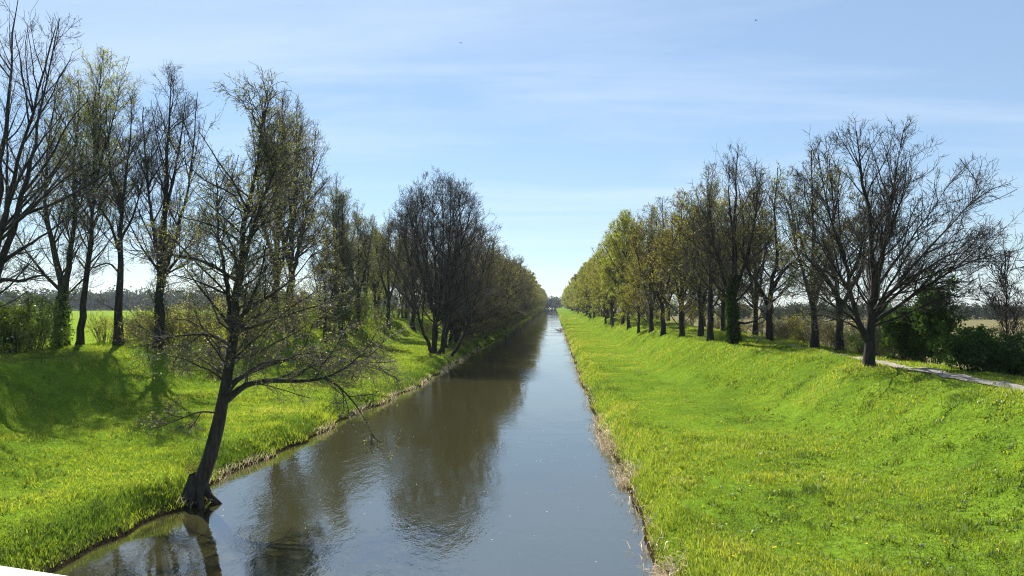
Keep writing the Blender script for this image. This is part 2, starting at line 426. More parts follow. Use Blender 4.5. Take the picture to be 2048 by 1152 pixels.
def tubes(P, Rr, S):
    n, K, _ = P.shape
    T = np.empty_like(P)
    T[:, 1:-1] = P[:, 2:] - P[:, :-2]; T[:, 0] = P[:, 1] - P[:, 0]; T[:, -1] = P[:, -1] - P[:, -2]
    T = norm(T)
    mean = norm(P[:, -1] - P[:, 0])
    ref = np.where(np.abs(mean[:, 2:3]) < .8, np.array([[0, 0, 1.]]), np.array([[1., 0, 0]]))
    U = norm(np.cross(T, ref[:, None, :])); W = np.cross(T, U)
    a = np.arange(S) * 2 * np.pi / S
    ring = U[:, :, None, :] * np.cos(a)[None, None, :, None] + W[:, :, None, :] * np.sin(a)[None, None, :, None]
    V = P[:, :, None, :] + ring * Rr[:, :, None, None]
    base = (np.arange(n) * K * S)[:, None, None] + (np.arange(K - 1) * S)[None, :, None]
    j = np.arange(S)[None, None, :]; j2 = (j + 1) % S
    q = np.stack([base + j, base + j2, base + S + j2, base + S + j], -1).reshape(-1, 4)
    return V.reshape(-1, 3), q

def join(parts):
    Vs, Qs, off = [], [], 0
    for V, q in parts:
        Vs.append(V); Qs.append(q + off); off += len(V)
    return np.concatenate(Vs), np.concatenate(Qs)

def env_room(p, D, env):
    # free length from each point along its direction before it leaves the crown outline (z, radius, axis x)
    e = np.asarray(env, float)
    st = np.linspace(.15, 7.5, 40)
    Q = p[:, None, :] + D[:, None, :] * st[None, :, None]
    r = np.interp(Q[..., 2], e[:, 0], e[:, 1], left=e[0, 1] * .8, right=0.0); ax = np.interp(Q[..., 2], e[:, 0], e[:, 2])
    outm = (Q[..., 0] - ax) ** 2 + Q[..., 1] ** 2 > r ** 2
    first = np.where(outm.any(1), outm.argmax(1), 39)
    return st[first]

def spawn(par, n, t0, t1, ang, lenf, K, trop, wig, rk, rmin, g, sd=9, tpow=1.0, wpow=1.0, flat=0.0, env=None, fill=False):
    P, Rr, L = par
    w = L ** wpow; idx = np.repeat(np.arange(len(L)), g.multinomial(n, w / w.sum()))
    t = t0 + (t1 - t0) * g.random(n) ** tpow
    f = t * (P.shape[1] - 1); i = np.clip(f.astype(int), 0, P.shape[1] - 2); fr = (f - i)[:, None]
    p = P[idx, i] * (1 - fr) + P[idx, i + 1] * fr
    T = norm(P[idx, i + 1] - P[idx, i])
    r_at = Rr[idx, i] * (1 - fr[:, 0]) + Rr[idx, i + 1] * fr[:, 0]
    ref = np.where(np.abs(T[:, 2:3]) < .9, np.array([[0, 0, 1.]]), np.array([[1., 0, 0]]))
    U = norm(np.cross(T, ref)); W = np.cross(T, U)
    az = g.random(n) * 2 * np.pi
    side = U * np.cos(az)[:, None] + W * np.sin(az)[:, None]
    if flat: side = norm(side * np.array([1, 1, 1 - flat]))
    a = np.radians(np.clip(ang[0] * (1 - t) + ang[1] * t + g.normal(0, sd, n), 5, 120))[:, None]
    D = norm(T * np.cos(a) + side * np.sin(a))
    ln = lenf(t, L[idx]) * g.uniform(.6, 1.2, n)
    if env is not None:
        De = norm(D + np.array([0, 0, trop * .55]))
        room = env_room(p, De, env)
        ln = np.maximum(np.minimum(room * g.uniform(.72, 1.04, n), ln * (1.6 if fill else 1.0)), .22)
    out_ = np.empty((n, K, 3)); out_[:, 0] = p
    st = (ln / (K - 1))[:, None]
    for k in range(1, K):
        D = norm(D + np.array([0, 0, trop]) / (K - 1) + g.normal(0, wig / math.sqrt(K - 1), (n, 3)))
        p = p + D * st; out_[:, k] = p
    r0 = np.maximum(np.minimum(r_at * .8, rk * ln), rmin)
    s = np.linspace(0, 1, K)[None, :]
    rad = np.maximum(r0[:, None] * (1 - .75 * s), rmin * .8)
    return out_, rad, ln

def leaf_quads(C, g, size, aspect=.6, droop=0.0):
    n = len(C)
    a = norm(g.normal(0, 1, (n, 3)) + np.array([0, 0, -droop])); b = norm(np.cross(a, g.normal(0, 1, (n, 3))))
    s = size * g.uniform(.6, 1.35, (n, 1))
    V = np.stack([C, C + a * s * .55 + b * s * aspect * .5, C + a * s, C + a * s * .55 - b * s * aspect * .5], 1)
    i = np.arange(n) * 4
    return V.reshape(-1, 3), np.stack([i, i + 1, i + 2, i + 3], -1)

def tree_meshes(nm, seed, stems, limbs=(), n1=24, t1=(.25, .97), ang1=(60, 30), len1=None, trop1=.5, n2=10, n3=8, n4=5, r2=.5, r3=.45, l4=(.25, .6),
                ang2=(50, 40), trop2=.35, wig=.24, twig_r=.0075, leaves=None, bark=None, twig=None, ivy=None, H=12., K1=9, rk1=.013, cont=.3, t1pow=1.0, wpow=.5, flat=0.0, env=None, boughs=0, side=7):
    """stems and limbs: (points, r0, r1). Returns {part name: mesh}."""
    g = np.random.default_rng(seed)
    bark = bark or BARK; twig = twig or TWIG
    res = {}
    def line(L_, K=16, flare=True):
        P, Rr, Ls = [], [], []
        for pts, r0, r1 in L_:
            p = smooth_line(pts, K)
            p[1:] += g.normal(0, .012 * np.linalg.norm(p[-1] - p[0]) / 4, (K - 1, 3))
            s = np.linspace(0, 1, K)
            r = r0 * (1 - s) ** 1.15 + r1 * .5
            if flare: r = r + r0 * .4 * np.exp(-s * np.linalg.norm(p[-1] - p[0]) / .45)
            P.append(p); Rr.append(r); Ls.append(np.linalg.norm(np.diff(p, axis=0), axis=1).sum())
        return np.array(P), np.array(Rr), np.array(Ls)
    S = line(stems)
    V, q = tubes(S[0], S[1], 12)
    V = V + g.normal(0, .008, V.shape)
    res['trunk'] = mesh_np(nm + '_trunk', V, q, mat=bark, smooth=True)
    Lm = line(limbs, 12, False) if limbs else None
    len1 = len1 or (lambda t, L: H * .33 * (1 - .55 * t))
    B1 = spawn(S, n1, t1[0], t1[1], ang1, len1, K1, trop1, wig, rk1, .012, g, tpow=t1pow, env=env, fill=True)
    lim = tubes(B1[0], B1[1], 6)
    if Lm:
        if Lm[0].shape[1] != K1:
            ix = np.linspace(0, Lm[0].shape[1] - 1, K1)
            i0 = np.clip(ix.astype(int), 0, Lm[0].shape[1] - 2); f = (ix - i0)
            Lp = Lm[0][:, i0] * (1 - f)[None, :, None] + Lm[0][:, i0 + 1] * f[None, :, None]
            Lr = Lm[1][:, i0] * (1 - f)[None, :] + Lm[1][:, i0 + 1] * f[None, :]
        else: Lp, Lr = Lm[0], Lm[1]
        if len(limbs) > boughs: lim = join([lim, tubes(Lm[0][boughs:], Lm[1][boughs:], 8)])
        for k in range(boughs):
            V, q = tubes(Lm[0][k:k + 1], Lm[1][k:k + 1], 9)
            res['bough' + '#' * k] = mesh_np(nm + '_bough', V, q, mat=bark, smooth=True)
        B1 = (np.concatenate([B1[0], Lp]), np.concatenate([B1[1], Lr]), np.concatenate([B1[2], Lm[2]]))
        # limbs carry side limbs
        Bx = spawn((Lp, Lr, Lm[2]), side * len(limbs), .2, .95, (45, 35), lambda t, L: L * .5 * (1 - .55 * t), K1, trop2, wig, .014, .016, g, flat=flat)
        lim = join([lim, tubes(Bx[0], Bx[1], 5)])
        B1 = tuple(np.concatenate([a, b]) for a, b in zip(B1, Bx))
    # trunk tips carry twigs too
    nn1 = len(B1[2])
    res['limbs'] = mesh_np(nm + '_limbs', lim[0], lim[1], mat=bark, smooth=True)
    top = spawn(S, max(3, int(n1 * .5)), .55, 1, (38, 28), lambda t, L: np.full(len(t), H * .12), 6, trop1, wig, .011, .009, g, env=env)
    B2 = spawn(B1, nn1 * n2, .12, 1, ang2, lambda t, L: np.clip(L * r2 * (1 - .6 * t), .5, 3.6), 6, trop2, wig, .009, .0075, g, wpow=.8, flat=flat, env=None if Lm else env)
    B2 = (np.concatenate([B2[0], top[0]]), np.concatenate([B2[1], top[1]]), np.concatenate([B2[2], top[2]]))
    B3 = spawn(B2, len(B2[2]) * n3, .15, 1, (50, 38), lambda t, L: np.clip(L * r3 * (1 - .5 * t), .25, 1.4), 4, trop2 * .8, wig * 1.1, .01, twig_r * 1.25, g, wpow=.9)
    parts = [tubes(B2[0], B2[1], 4), tubes(B3[0], B3[1], 3)]
    tips = [B3[0][:, -1], B3[0][:, 2]]
    if n4:
        B4 = spawn(B3, len(B3[2]) * n4, .2, 1, (48, 35), lambda t, L: np.full(len(t), .5 * (l4[0] + l4[1])), 2, trop2 * .6, wig, .01, twig_r, g)
        parts.append(tubes(B4[0], B4[1], 3)); tips += [B4[0][:, -1]]
    V, q = join(parts)
    res['crown'] = mesh_np(nm + '_crown', V, q, mat=twig)
    if leaves:
        for part, cfg in leaves.items():
            nl, size, lm, zmin, asp, droop = cfg
            C = np.concatenate(tips)
            C = C[C[:, 2] >= zmin[0]]; C = C[C[:, 2] <= zmin[1]]
            pk = np.repeat(C[g.integers(0, len(C), nl // 3 + 1)], 3, 0)[:nl] + g.normal(0, size * .7, (nl, 3))
            V, q = leaf_quads(pk, g, size, asp, droop)
            res[part] = mesh_np(nm + '_' + part, V, q, mat=lm)
    if ivy:
        nl, z0, z1, size = ivy
        st = g.integers(0, len(stems), nl) * 0
        z = g.uniform(z0, z1, nl)
        tp = S[0][0]; zi = np.interp(z, tp[:, 2], np.arange(len(tp)))
        cx = np.interp(zi, np.arange(len(tp)), tp[:, 0]); cy = np.interp(zi, np.arange(len(tp)), tp[:, 1]); cr = np.interp(zi, np.arange(len(tp)), S[1][0])
        a = g.random(nl) * 6.283; rr = cr + g.uniform(0, .22, nl) * (1 - (z - z0) / (z1 - z0) * .4) * (.5 + vnoise(z * 1.5, a * .8))
        C = np.stack([cx + np.cos(a) * rr, cy + np.sin(a) * rr, z], -1)
        V, q = leaf_quads(C, g, size, .9, .6)
        res['ivy'] = mesh_np(nm + '_ivy', V, q, mat=LEAF_IVY)
    return res

def plant(ms, name, label, cat, loc, rz=0.0, sc=1.0, group=None, tilt=None):
    o = empty(name, loc, rz, sc)
    if tilt: o.rotation_euler = (tilt[0], tilt[1], rz)
    tag(o, label, cat, group)
    for part, me in ms.items():
        obj(part.rstrip('#'), me, o)
    return o

INF = 99.
# --- hero: leaning alder at the left water's edge
leaner = tree_meshes('leaning_alder', 101,
    [([(0, 0, -.35), (.1, 0, .25), (.36, .02, 1.2), (.74, .05, 2.45), (.95, .05, 3.4), (1.04, .05, 4.35), (1.14, .0, 5.6), (1.3, 0, 7.0), (1.5, .1, 8.4), (1.72, .1, 9.7), (1.86, .1, 11.3)], .23, .02),
     ([(1.14, 0, 5.6), (1.45, -.1, 6.8), (2.0, -.25, 8.3), (2.5, -.3, 9.4)], .075, .012),
     ([(1.05, 0, 4.6), (.8, .2, 5.8), (.4, .5, 7.3), (.3, .6, 8.8)], .07, .012)],
    limbs=[([(.88, .02, 2.75), (1.4, -.1, 3.15), (2.0, -.2, 3.3), (2.8, -.3, 3.32), (3.65, -.35, 3.4), (4.4, -.4, 3.75), (5.0, -.4, 4.4)], .095, .02),
           ([(.98, .05, 3.2), (1.55, .3, 3.55), (2.25, .5, 3.8), (3.1, .7, 3.9), (4.1, .9, 3.8), (5.2, 1.0, 3.5)], .075, .015),
           ([(3.65, -.35, 3.4), (4.2, -.6, 3.2), (4.8, -.8, 2.6), (5.2, -.9, 1.9)], .035, .01),
           ([(1.03, .05, 4.2), (.5, -.3, 4.55), (-.3, -.6, 4.5), (-1.3, -.8, 4.2)], .05, .012),
           ([(1.0, .05, 4.0), (.6, .5, 4.2), (.0, .9, 4.0), (-.7, 1.2, 3.6)], .045, .01),
           ([(1.08, 0, 4.9), (1.9, -.4, 5.4), (2.9, -.7, 6.0), (3.7, -.9, 6.9)], .06, .012),
           ([(1.05, 0, 4.6), (1.9, .5, 4.9), (3.0, .9, 5.3), (4.0, 1.2, 5.6)], .06, .012),
           ([(1.2, 0, 6.0), (.5, -.5, 6.5), (-.3, -.9, 6.7), (-1.2, -1.2, 6.8)], .05, .012),
           ([(.7, .0, 2.4), (.2, -.3, 2.45), (-.4, -.5, 2.2), (-.9, -.6, 2.05)], .025, .008)],
    n1=105, t1=(.31, .985), ang1=(70, 40), len1=lambda t, L: 3.0 * (1.05 - .55 * t) * np.clip(L / 9, .45, 1), trop1=.3, n2=6, n3=5, n4=2, r2=.5, r3=.45, l4=(.12, .35),
    trop2=.05, wig=.38, twig_r=.0042, leaves={'leaves': (30000, .042, BUD_OLIVE, (.6, INF), .6, .2), 'catkins': (6000, .038, CATKIN, (.6, INF), .45, .8)}, boughs=2, side=5, bark=BARK_LICHEN, twig=TWIG_GREY, env=[(2.4, 1.4, 1.0), (4, 2.4, 1.2), (6, 2.2, 1.3), (7.5, 2.1, 1.5), (9, 1.75, 1.7), (10.5, 1.25, 1.8), (11.5, .5, 1.9), (11.9, .1, 1.9)], H=11, rk1=.014)
LEANER = plant(leaner, 'alder_tree', 'dark leaning alder rooted at the left water edge, two heavy low boughs over the canal', 'tree', (-9.85, 20.0, 0.1))

g = np.random.default_rng(55)
for k in range(9):
    a = k * .7 + g.uniform(-.2, .2); l = g.uniform(.45, .85)
    P = smooth_line([(.1 + .1 * math.cos(a), .1 * math.sin(a), .7), (.05 + .27 * math.cos(a), .27 * math.sin(a), .22), (l * .75 * math.cos(a), l * .75 * math.sin(a), -.02), (l * 1.2 * math.cos(a), l * 1.2 * math.sin(a), -.4)], 8)
    V, q = tubes(P[None], np.linspace(.13, .05, 8)[None] * g.uniform(.8, 1.2), 7)
    obj('root', mesh_np('leaning_alder_root', V, q, mat=BARK_LICHEN, smooth=True), LEANER)

# --- left dyke trees
edge_tree = tree_meshes('edge_tree', 102,
    [([(0, 0, -.3), (.1, 0, 2), (.2, 0, 4), (.5, 0, 8), (.9, 0, 12), (1.4, 0, 17)], .36, .03),
     ([(.1, -.2, 3.2), (.9, -.4, 5.4), (1.5, -.5, 7.8), (2.7, -.6, 11.6), (3.7, -.7, 15.4)], .19, .02),
     ([(.1, .2, 3.6), (.9, .5, 6), (1.4, .8, 9), (1.9, 1, 12.5), (2.6, 1.2, 16.5)], .17, .02)],
    limbs=[([(.1, 0, 3.2), (1.0, -.3, 3.7), (2.1, -.5, 3.65), (3.0, -.6, 3.9), (3.9, -.8, 3.8)], .13, .02),
           ([(.3, 0, 4.2), (1.4, .4, 5.2), (2.6, .7, 6.1), (3.8, .9, 7.2)], .11, .02),
           ([(.6, 0, 6.0), (1.8, -.6, 8.0), (3.2, -1.0, 9.8), (4.6, -1.2, 11.4)], .1, .02)],
    n1=42, t1=(.22, .98), ang1=(58, 34), len1=lambda t, L: 4.6 * (1 - .6 * t), n2=6, n3=4, n4=1, twig_r=.0065,
    leaves={'buds': (2000, .045, BUD_OLIVE, (4, INF), .7, 0)}, boughs=1, env=[(3, 3, 1), (8, 4.6, 1.5), (12, 4.6, 1.8), (15, 3.4, 2), (17.6, .6, 2)], H=17)
plant(edge_tree, 'tall_tree', 'big dark tree cut by the left edge of the view, thick boughs reaching in', 'tree', (-26.6, 33.5, gz(-26.6, 33.5)))

forked = tree_meshes('forked_tree', 103,
    [([(0, 0, -.3), (0, 0, 1.6), (0, 0, 3.3), (-.6, .1, 6.1), (-1.3, .2, 9), (-1.1, .2, 12.8), (-.5, .2, 17)], .32, .03),
     ([(0, 0, 3.0), (.43, -.1, 4.9), (.75, -.1, 8.4), (.72, -.1, 12), (1.1, 0, 16.5)], .21, .02)],
    limbs=[([(-.1, 0, 3.7), (-1.2, -.3, 5.0), (-2.4, -.5, 6.8), (-3.0, -.7, 9)], .1, .02), ([(.05, 0, 2.4), (-.8, -.4, 3.1), (-1.7, -.8, 3.0), (-2.8, -1.0, 3.6)], .07, .015)],
    n1=60, t1=(.28, .98), ang1=(50, 30), len1=lambda t, L: 3.8 * (1 - .55 * t), n2=7, n3=5, n4=1, twig_r=.0068, leaves={'buds': (9000, .06, BUD_GREEN, (5, INF), .7, 0)},
    ivy=(2600, .1, 3.4, .12), bark=BARK_MOSS, env=[(3.4, 1.5, 0), (7, 2.7, -.3), (11, 2.7, -.3), (14, 2.1, 0), (17.2, .5, .2)], H=16)
plant(forked, 'forked_tree', 'tall tree forking into two stems with ivy at its foot on the left dyke', 'tree', (-29.6, 43.3, gz(-29.6, 43.3)))

pale = tree_meshes('pale_birch', 104,
    [([(0, 0, -.3), (.1, 0, 1.4), (.3, 0, 3.5), (.7, 0, 7), (.75, 0, 10.4), (.9, 0, 14.2), (1.3, 0, 18.2)], .24, .02)],
    limbs=[([(.75, 0, 9.2), (1.5, -.3, 11.5), (2.3, -.4, 14), (2.8, -.5, 16.4)], .08, .015), ([(.7, 0, 8.2), (-.1, .3, 10.6), (-.7, .5, 13.4), (-.9, .5, 16)], .08, .015)],
    n1=56, t1=(.38, .98), ang1=(46, 30), len1=lambda t, L: 3.6 * (1 - .5 * t), n2=9, n3=5, n4=1, trop2=.1, twig_r=.0065, twig=TWIG_PALE,
    leaves={'leaves': (16000, .075, BUD_PALE, (7.5, INF), .7, .3), 'green_tuft': (3500, .08, BUD_GREEN, (9, 15), .7, 0)}, bark=BARK_MOSS, env=[(5, 1, .5), (9, 1.9, .8), (13, 2.3, .9), (16, 1.9, 1), (18.4, .4, 1)], H=18)
plant(pale, 'birch_tree', 'slender leaning tree with a hazy pale green crown beside the forked tree on the left', 'tree', (-28.9, 43.9, gz(-28.9, 43.9)))

straight = tree_meshes('straight_tree', 105,
    [([(0, 0, -.3), (0, 0, 3), (.1, 0, 6), (.2, 0, 8.6), (.5, 0, 11.5), (.7, 0, 15.0)], .25, .02),
     ([(.15, 0, 8.0), (-.6, .2, 10), (-.9, .3, 12), (-.8, .3, 14)], .1, .015)],
    limbs=[([(0, 0, 2.0), (-.5, -.2, 2.4), (-.9, -.3, 2.5)], .05, .015), ([(.05, 0, 5.6), (-.7, .2, 7.4), (-1.8, .4, 8.8), (-2.8, .6, 10.2)], .1, .015), ([(.03, 0, 4.4), (-.5, -.3, 5.0), (-1.4, -.6, 4.7), (-1.9, -.8, 5.3), (-2.6, -.9, 5.4)], .06, .012),
           ([(.1, 0, 6.4), (1, -.2, 8.0), (1.6, -.4, 9.8), (1.9, -.4, 11.6)], .08, .012)],
    boughs=1, n1=46, t1=(.3, .98), ang1=(56, 34), len1=lambda t, L: 3.4 * (1 - .5 * t), n2=7, n3=5, n4=1, twig_r=.0065, leaves={'buds': (3500, .05, BUD, (4, INF), .7, 0)}, env=[(3.6, 1.2, 0), (7, 2.1, 0), (10, 2, 0), (13, 1.4, .4), (15.2, .3, .6)], H=15)
plant(straight, 'straight_tree', 'straight dark single trunk with one snapped stub low on its left, on the left dyke', 'tree', (-26.2, 43.5, gz(-26.2, 43.5)))

tallest = tree_meshes('tall_oak', 106,
    [([(0, 0, -.3), (.05, 0, 2), (.13, 0, 5.3), (.32, 0, 9.4), (.54, 0, 13.4), (.67, 0, 17.0)], .34, .02),
     ([(.15, 0, 4.4), (.6, -.1, 5.4), (1.35, -.2, 7.4), (2.15, -.3, 11.2), (2.4, -.3, 15.6)], .19, .02),
     ([(.1, 0, 5.0), (-.4, .2, 6.6), (-.8, .3, 9), (-1.2, .3, 12.4), (-1.3, .3, 15)], .15, .02),
     ([(.25, 0, 8), (.5, .4, 10), (.9, .7, 13), (1.2, .8, 16)], .12, .02)],
    limbs=[([(.2, 0, 4.3), (1.1, .3, 5.6), (2.2, .5, 7.4), (3.0, .6, 9.6)], .1, .015), ([(.1, 0, 4.2), (1.2, -.4, 4.8), (2.2, -.6, 5.2), (3.4, -.8, 6.4)], .07, .012),
           ([(.05, 0, 4.6), (-.9, -.2, 6.0), (-1.9, -.4, 8.0), (-2.4, -.5, 10.4)], .08, .012)],
    n1=76, t1=(.32, .98), ang1=(44, 28), len1=lambda t, L: 3.5 * (1 - .5 * t), n2=8, n3=5, n4=1, twig_r=.0065, leaves={'buds': (2500, .04, BUD, (4, INF), .7, 0)}, ivy=(900, .2, 5, .09), env=[(3.6, 1.3, .1), (6, 2, .3), (9, 2.4, .5), (12, 2.4, .6), (15, 1.7, .6), (17.2, .4, .7)], H=17)
plant(tallest, 'oak_tree', 'tallest bare tree on the left dyke, thick trunk splitting into upright parallel boughs', 'tree', (-23.1, 42.4, gz(-23.1, 42.4)), 0, .95)

sap = tree_meshes('thin_sapling', 107, [([(0, 0, -.2), (.1, 0, 3), (.4, 0, 6), (.6, 0, 9)], .11, .012), ([(.1, .1, 1), (.5, .2, 4), (.9, .2, 8)], .08, .01)],
    n1=22, t1=(.25, .97), ang1=(45, 32), len1=lambda t, L: 2.0 * (1 - .4 * t), n2=6, n3=5, n4=2, twig_r=.0065, leaves={'buds': (2500, .06, BUD, (1, INF), .7, 0)}, env=[(1, .6, .2), (4, 1.1, .4), (7, 1, .6), (9.2, .2, .7)], H=9)
plant(sap, 'thin_tree', 'thin twin-stemmed young tree between the straight tree and the tallest left dyke tree', 'tree', (-25.6, 46.5, gz(-25.6, 46.5)))

# upright trees further along the left dyke (two kinds, copied)
up_a = tree_meshes('dyke_tree', 108,
    [([(0, 0, -.3), (0, 0, 4), (.1, .1, 9), (.3, .2, 14), (.4, .3, 20)], .36, .03), ([(0, .1, 4.5), (.9, .3, 8), (1.6, .5, 13), (2.0, .5, 17.5)], .2, .02),
     ([(0, -.1, 5.5), (-.9, -.4, 9), (-1.5, -.6, 13), (-1.8, -.7, 17)], .19, .02)],
    n1=84, t1=(.18, .98), ang1=(54, 30), len1=lambda t, L: 5.0 * (1 - .55 * t), n2=8, n3=5, n4=1, twig_r=.009, leaves={'buds': (12000, .075, BUD, (3, INF), .7, 0)}, env=[(2.6, 2, 0), (7, 3.4, .1), (12, 3.6, .2), (16.5, 2.6, .3), (20.2, .5, .4)], H=20)
up_b = tree_meshes('dyke_tree_budding', 109,
    [([(0, 0, -.3), (.1, 0, 4), (-.1, .1, 9), (.1, .2, 16)], .3, .03), ([(0, .1, 3.5), (1.0, .3, 7), (1.7, .5, 11), (2.0, .5, 15)], .18, .02),
     ([(0, -.1, 4.5), (-1.0, -.4, 8), (-1.8, -.6, 12), (-2.2, -.7, 14.5)], .17, .02)],
    n1=62, t1=(.16, .98), ang1=(58, 34), len1=lambda t, L: 4.6 * (1 - .5 * t), n2=8, n3=5, n4=2, twig_r=.009, leaves={'buds': (15000, .08, BUD_OLIVE, (2, INF), .7, 0)}, env=[(1.6, 2.4, 0), (6, 3.5, 0), (10, 3.3, 0), (14, 2.1, 0), (16.4, .4, .1)], H=16)
dyke = [(-23.6, 62, 1.02, 'a', 'bare tall tree straight behind the crown of the leaning alder', None),
        (-25.2, 70, 1.1, 'a', 'thick-trunked tall tree just right of and behind the leaning alder', None),
        (-23.0, 78, .98, 'b', 'budding olive tree right of the thick-trunked tall tree on the left dyke', None)]
dyke += [(-20.6, 66, .55, 'b', 'young olive tree low behind the low boughs of the leaning alder', None), (-21.4, 74, .62, 'b', 'second young olive tree right behind the leaning alder boughs', None),
         (-22.3, 84, .86, 'b', 'rounded olive budding tree at the gap left of the alder clump', None), (-21.6, 96, .92, 'b', 'trees of the left dyke row', 1), (-20.6, 108, .95, 'a', 'trees of the left dyke row', 1)]
dyke = [(a, b_, c, d_, 'budding tree in the left dyke row, standing behind the bank-side alders' if f else e, 'trees of the left dyke row' if f else None) for a, b_, c, d_, e, f in dyke]
g_ = random.Random(4)
y = 88
while y < 420:
    dyke.append((-24.5 + g_.uniform(-1.8, 1.8), y, g_.uniform(.78, 1.0), g_.choice('ab'), 'budding tree in the left dyke row, standing behind the bank-side alders', 'trees of the left dyke row'))
    y += g_.uniform(8, 13) * (1 + y / 300)
for x, y, s, k, lab, gp in dyke:
    plant(up_a if k == 'a' else up_b, 'dyke_tree', lab, 'tree', (x, y, gz(x, y)), g_.uniform(0, 6.28), s, gp)

# --- alder clump at the left bank and the row of alders behind it
clump = tree_meshes('alder_clump', 110,
    [([(-.3, 0, -.3), (-.6, .1, .8), (-1.35, .1, 2.6), (-1.8, .1, 4.6), (-2.4, .1, 8), (-3.0, .1, 11), (-3.4, .1, 13.8)], .2, .02),
     ([(-.1, .1, -.3), (0, .1, 1.2), (.1, .1, 3), (.5, .2, 6), (.7, .2, 10), (.6, .2, 16.6)], .22, .02),
     ([(0, -.1, -.3), (-.2, -.2, 1.6), (-.1, -.3, 4), (-.6, -.4, 8), (-1.1, -.5, 12), (-1.3, -.5, 16)], .18, .02),
     ([(.4, 0, -.3), (.7, .0, 1.2), (1.1, -.1, 4), (1.7, -.2, 8), (2.2, -.2, 12), (2.5, -.3, 15.4)], .2, .02),
     ([(.6, .4, -.3), (1.0, .5, 2), (1.8, .7, 5), (2.9, .8, 9), (3.9, .9, 13.2)], .16, .02),
     ([(1.4, .2, -.3), (2.3, .0, .9), (3.2, -.2, 3), (4.1, -.3, 6), (4.9, -.4, 9), (5.4, -.4, 11)], .16, .02),
     ([(-1.7, .1, 4.2), (-2.8, .5, 6.5), (-4.0, .8, 9), (-4.9, .9, 11.2)], .09, .02), ([(.3, .2, 4.5), (.9, .9, 8), (1.5, 1.4, 12), (1.7, 1.5, 16)], .11, .02),
     ([(-.3, -.3, 5), (-1.2, .6, 9), (-2.0, 1.2, 12), (-2.4, 1.3, 15)], .1, .02), ([(1.4, -.1, 6), (2.4, -1.0, 9.5), (3.3, -1.4, 12.5), (3.6, -1.5, 14.4)], .1, .02),
     ([(.0, .1, 3.5), (-.1, .5, 8), (-.3, .6, 13), (-.35, .5, 17)], .11, .02), ([(.9, 0, 3), (1.2, -.5, 8), (1.5, -.8, 12), (1.6, -.9, 16.2)], .11, .02), ([(-.2, -.3, 4), (-1.2, -.9, 8), (-2.0, -1.2, 12), (-2.5, -1.2, 14.6)], .1, .02)],
    n1=260, t1=(.34, .995), ang1=(56, 28), len1=lambda t, L: 5.2 * (1.0 - .66 * t), trop1=.2, n2=7, n3=5, n4=1, twig_r=.0095, wig=.25,
    leaves={'catkins': (9000, .07, CATKIN, (3, INF), .6, .4)}, env=[(2.2, 3, .6), (5, 5.6, .7), (8, 6.4, .8), (11, 6.1, .7), (14, 4.8, .5), (16.4, 2.9, .3), (17.8, .4, .2)], H=17)
plant(clump, 'alder_clump', 'dense many-stemmed alder clump with a rounded dark crown, nearest of the left bank row', 'tree', (-11.3, 70.5, gz(-11.3, 70.5)))

al_a = tree_meshes('bank_alder', 111,
    [([(0, 0, -.4), (.2, 0, 2), (.6, 0, 6), (.9, .1, 10), (.8, .1, 15)], .22, .03), ([(.2, .3, -.4), (.9, .5, 2.5), (2.0, .8, 6), (3.0, .9, 10), (3.4, .9, 13)], .19, .03),
     ([(-.2, -.3, -.4), (-.6, -.6, 3), (-1.1, -1, 7), (-1.4, -1.2, 13)], .18, .03)],
    n1=100, t1=(.1, .98), ang1=(66, 34), len1=lambda t, L: 4.8 * (1 - .6 * t), trop1=.1, n2=6, n3=5, n4=2, twig_r=.013, wig=.3,
    leaves={'catkins': (9000, .11, CATKIN, (1, INF), .6, .3), 'buds': (5000, .11, BUD, (1, INF), .7, .3)}, env=[(1.2, 3.4, 1), (4, 5.0, 1.1), (8, 5.2, 1.1), (11, 4.2, 1), (14, 2.2, .9), (15.4, .3, .8)], H=15)
al_b = tree_meshes('bank_alder_green', 112,
    [([(0, 0, -.4), (.3, 0, 2), (.5, 0, 6), (1.2, .1, 10), (1.5, .1, 14)], .22, .03), ([(.2, .3, -.4), (1.3, .5, 2.0), (2.7, .6, 5), (3.8, .7, 8), (4.3, .7, 11)], .18, .03),
     ([(-.2, -.3, -.4), (-.4, -.6, 3), (-.4, -1.2, 7), (-.6, -1.5, 12)], .18, .03)],
    n1=96, t1=(.1, .98), ang1=(68, 36), len1=lambda t, L: 4.8 * (1 - .6 * t), trop1=.08, n2=6, n3=5, n4=2, twig_r=.013, wig=.3,
    leaves={'buds': (15000, .12, BUD, (1, INF), .7, .3), 'catkins': (5000, .11, CATKIN, (1, INF), .6, .3)}, env=[(1.0, 3.4, 1), (4, 5.2, 1.4), (8, 5.2, 1.4), (11, 4.0, 1.2), (13.2, 2.2, 1), (14.4, .3, 1)], H=14)
far_a = tree_meshes('far_alder', 113,
    [([(0, 0, -.4), (.3, 0, 4), (.8, 0, 9), (.9, .1, 15)], .25, .05), ([(.2, .3, -.4), (1.3, .5, 3), (3.0, .8, 8), (3.6, .9, 12)], .2, .05)],
    n1=44, t1=(.08, .97), ang1=(68, 40), len1=lambda t, L: 4.6 * (1 - .6 * t), trop1=.1, n2=5, n3=4, n4=0, twig_r=.028, wig=.3, leaves={'foliage': (9000, .24, BUD, (.5, INF), .8, .3)}, env=[(.8, 3.6, 1), (4, 5.2, 1.3), (8, 5.2, 1.3), (11, 4.2, 1.1), (14, 2.2, .9), (15.4, .3, .8)], H=15)
y = 80.0; i = 0
first = ['alder directly behind the many-stemmed clump, its side stem bowed out over the water', 'second alder behind the many-stemmed clump, crown tinged olive', 'third alder behind the many-stemmed clump on the left bank']
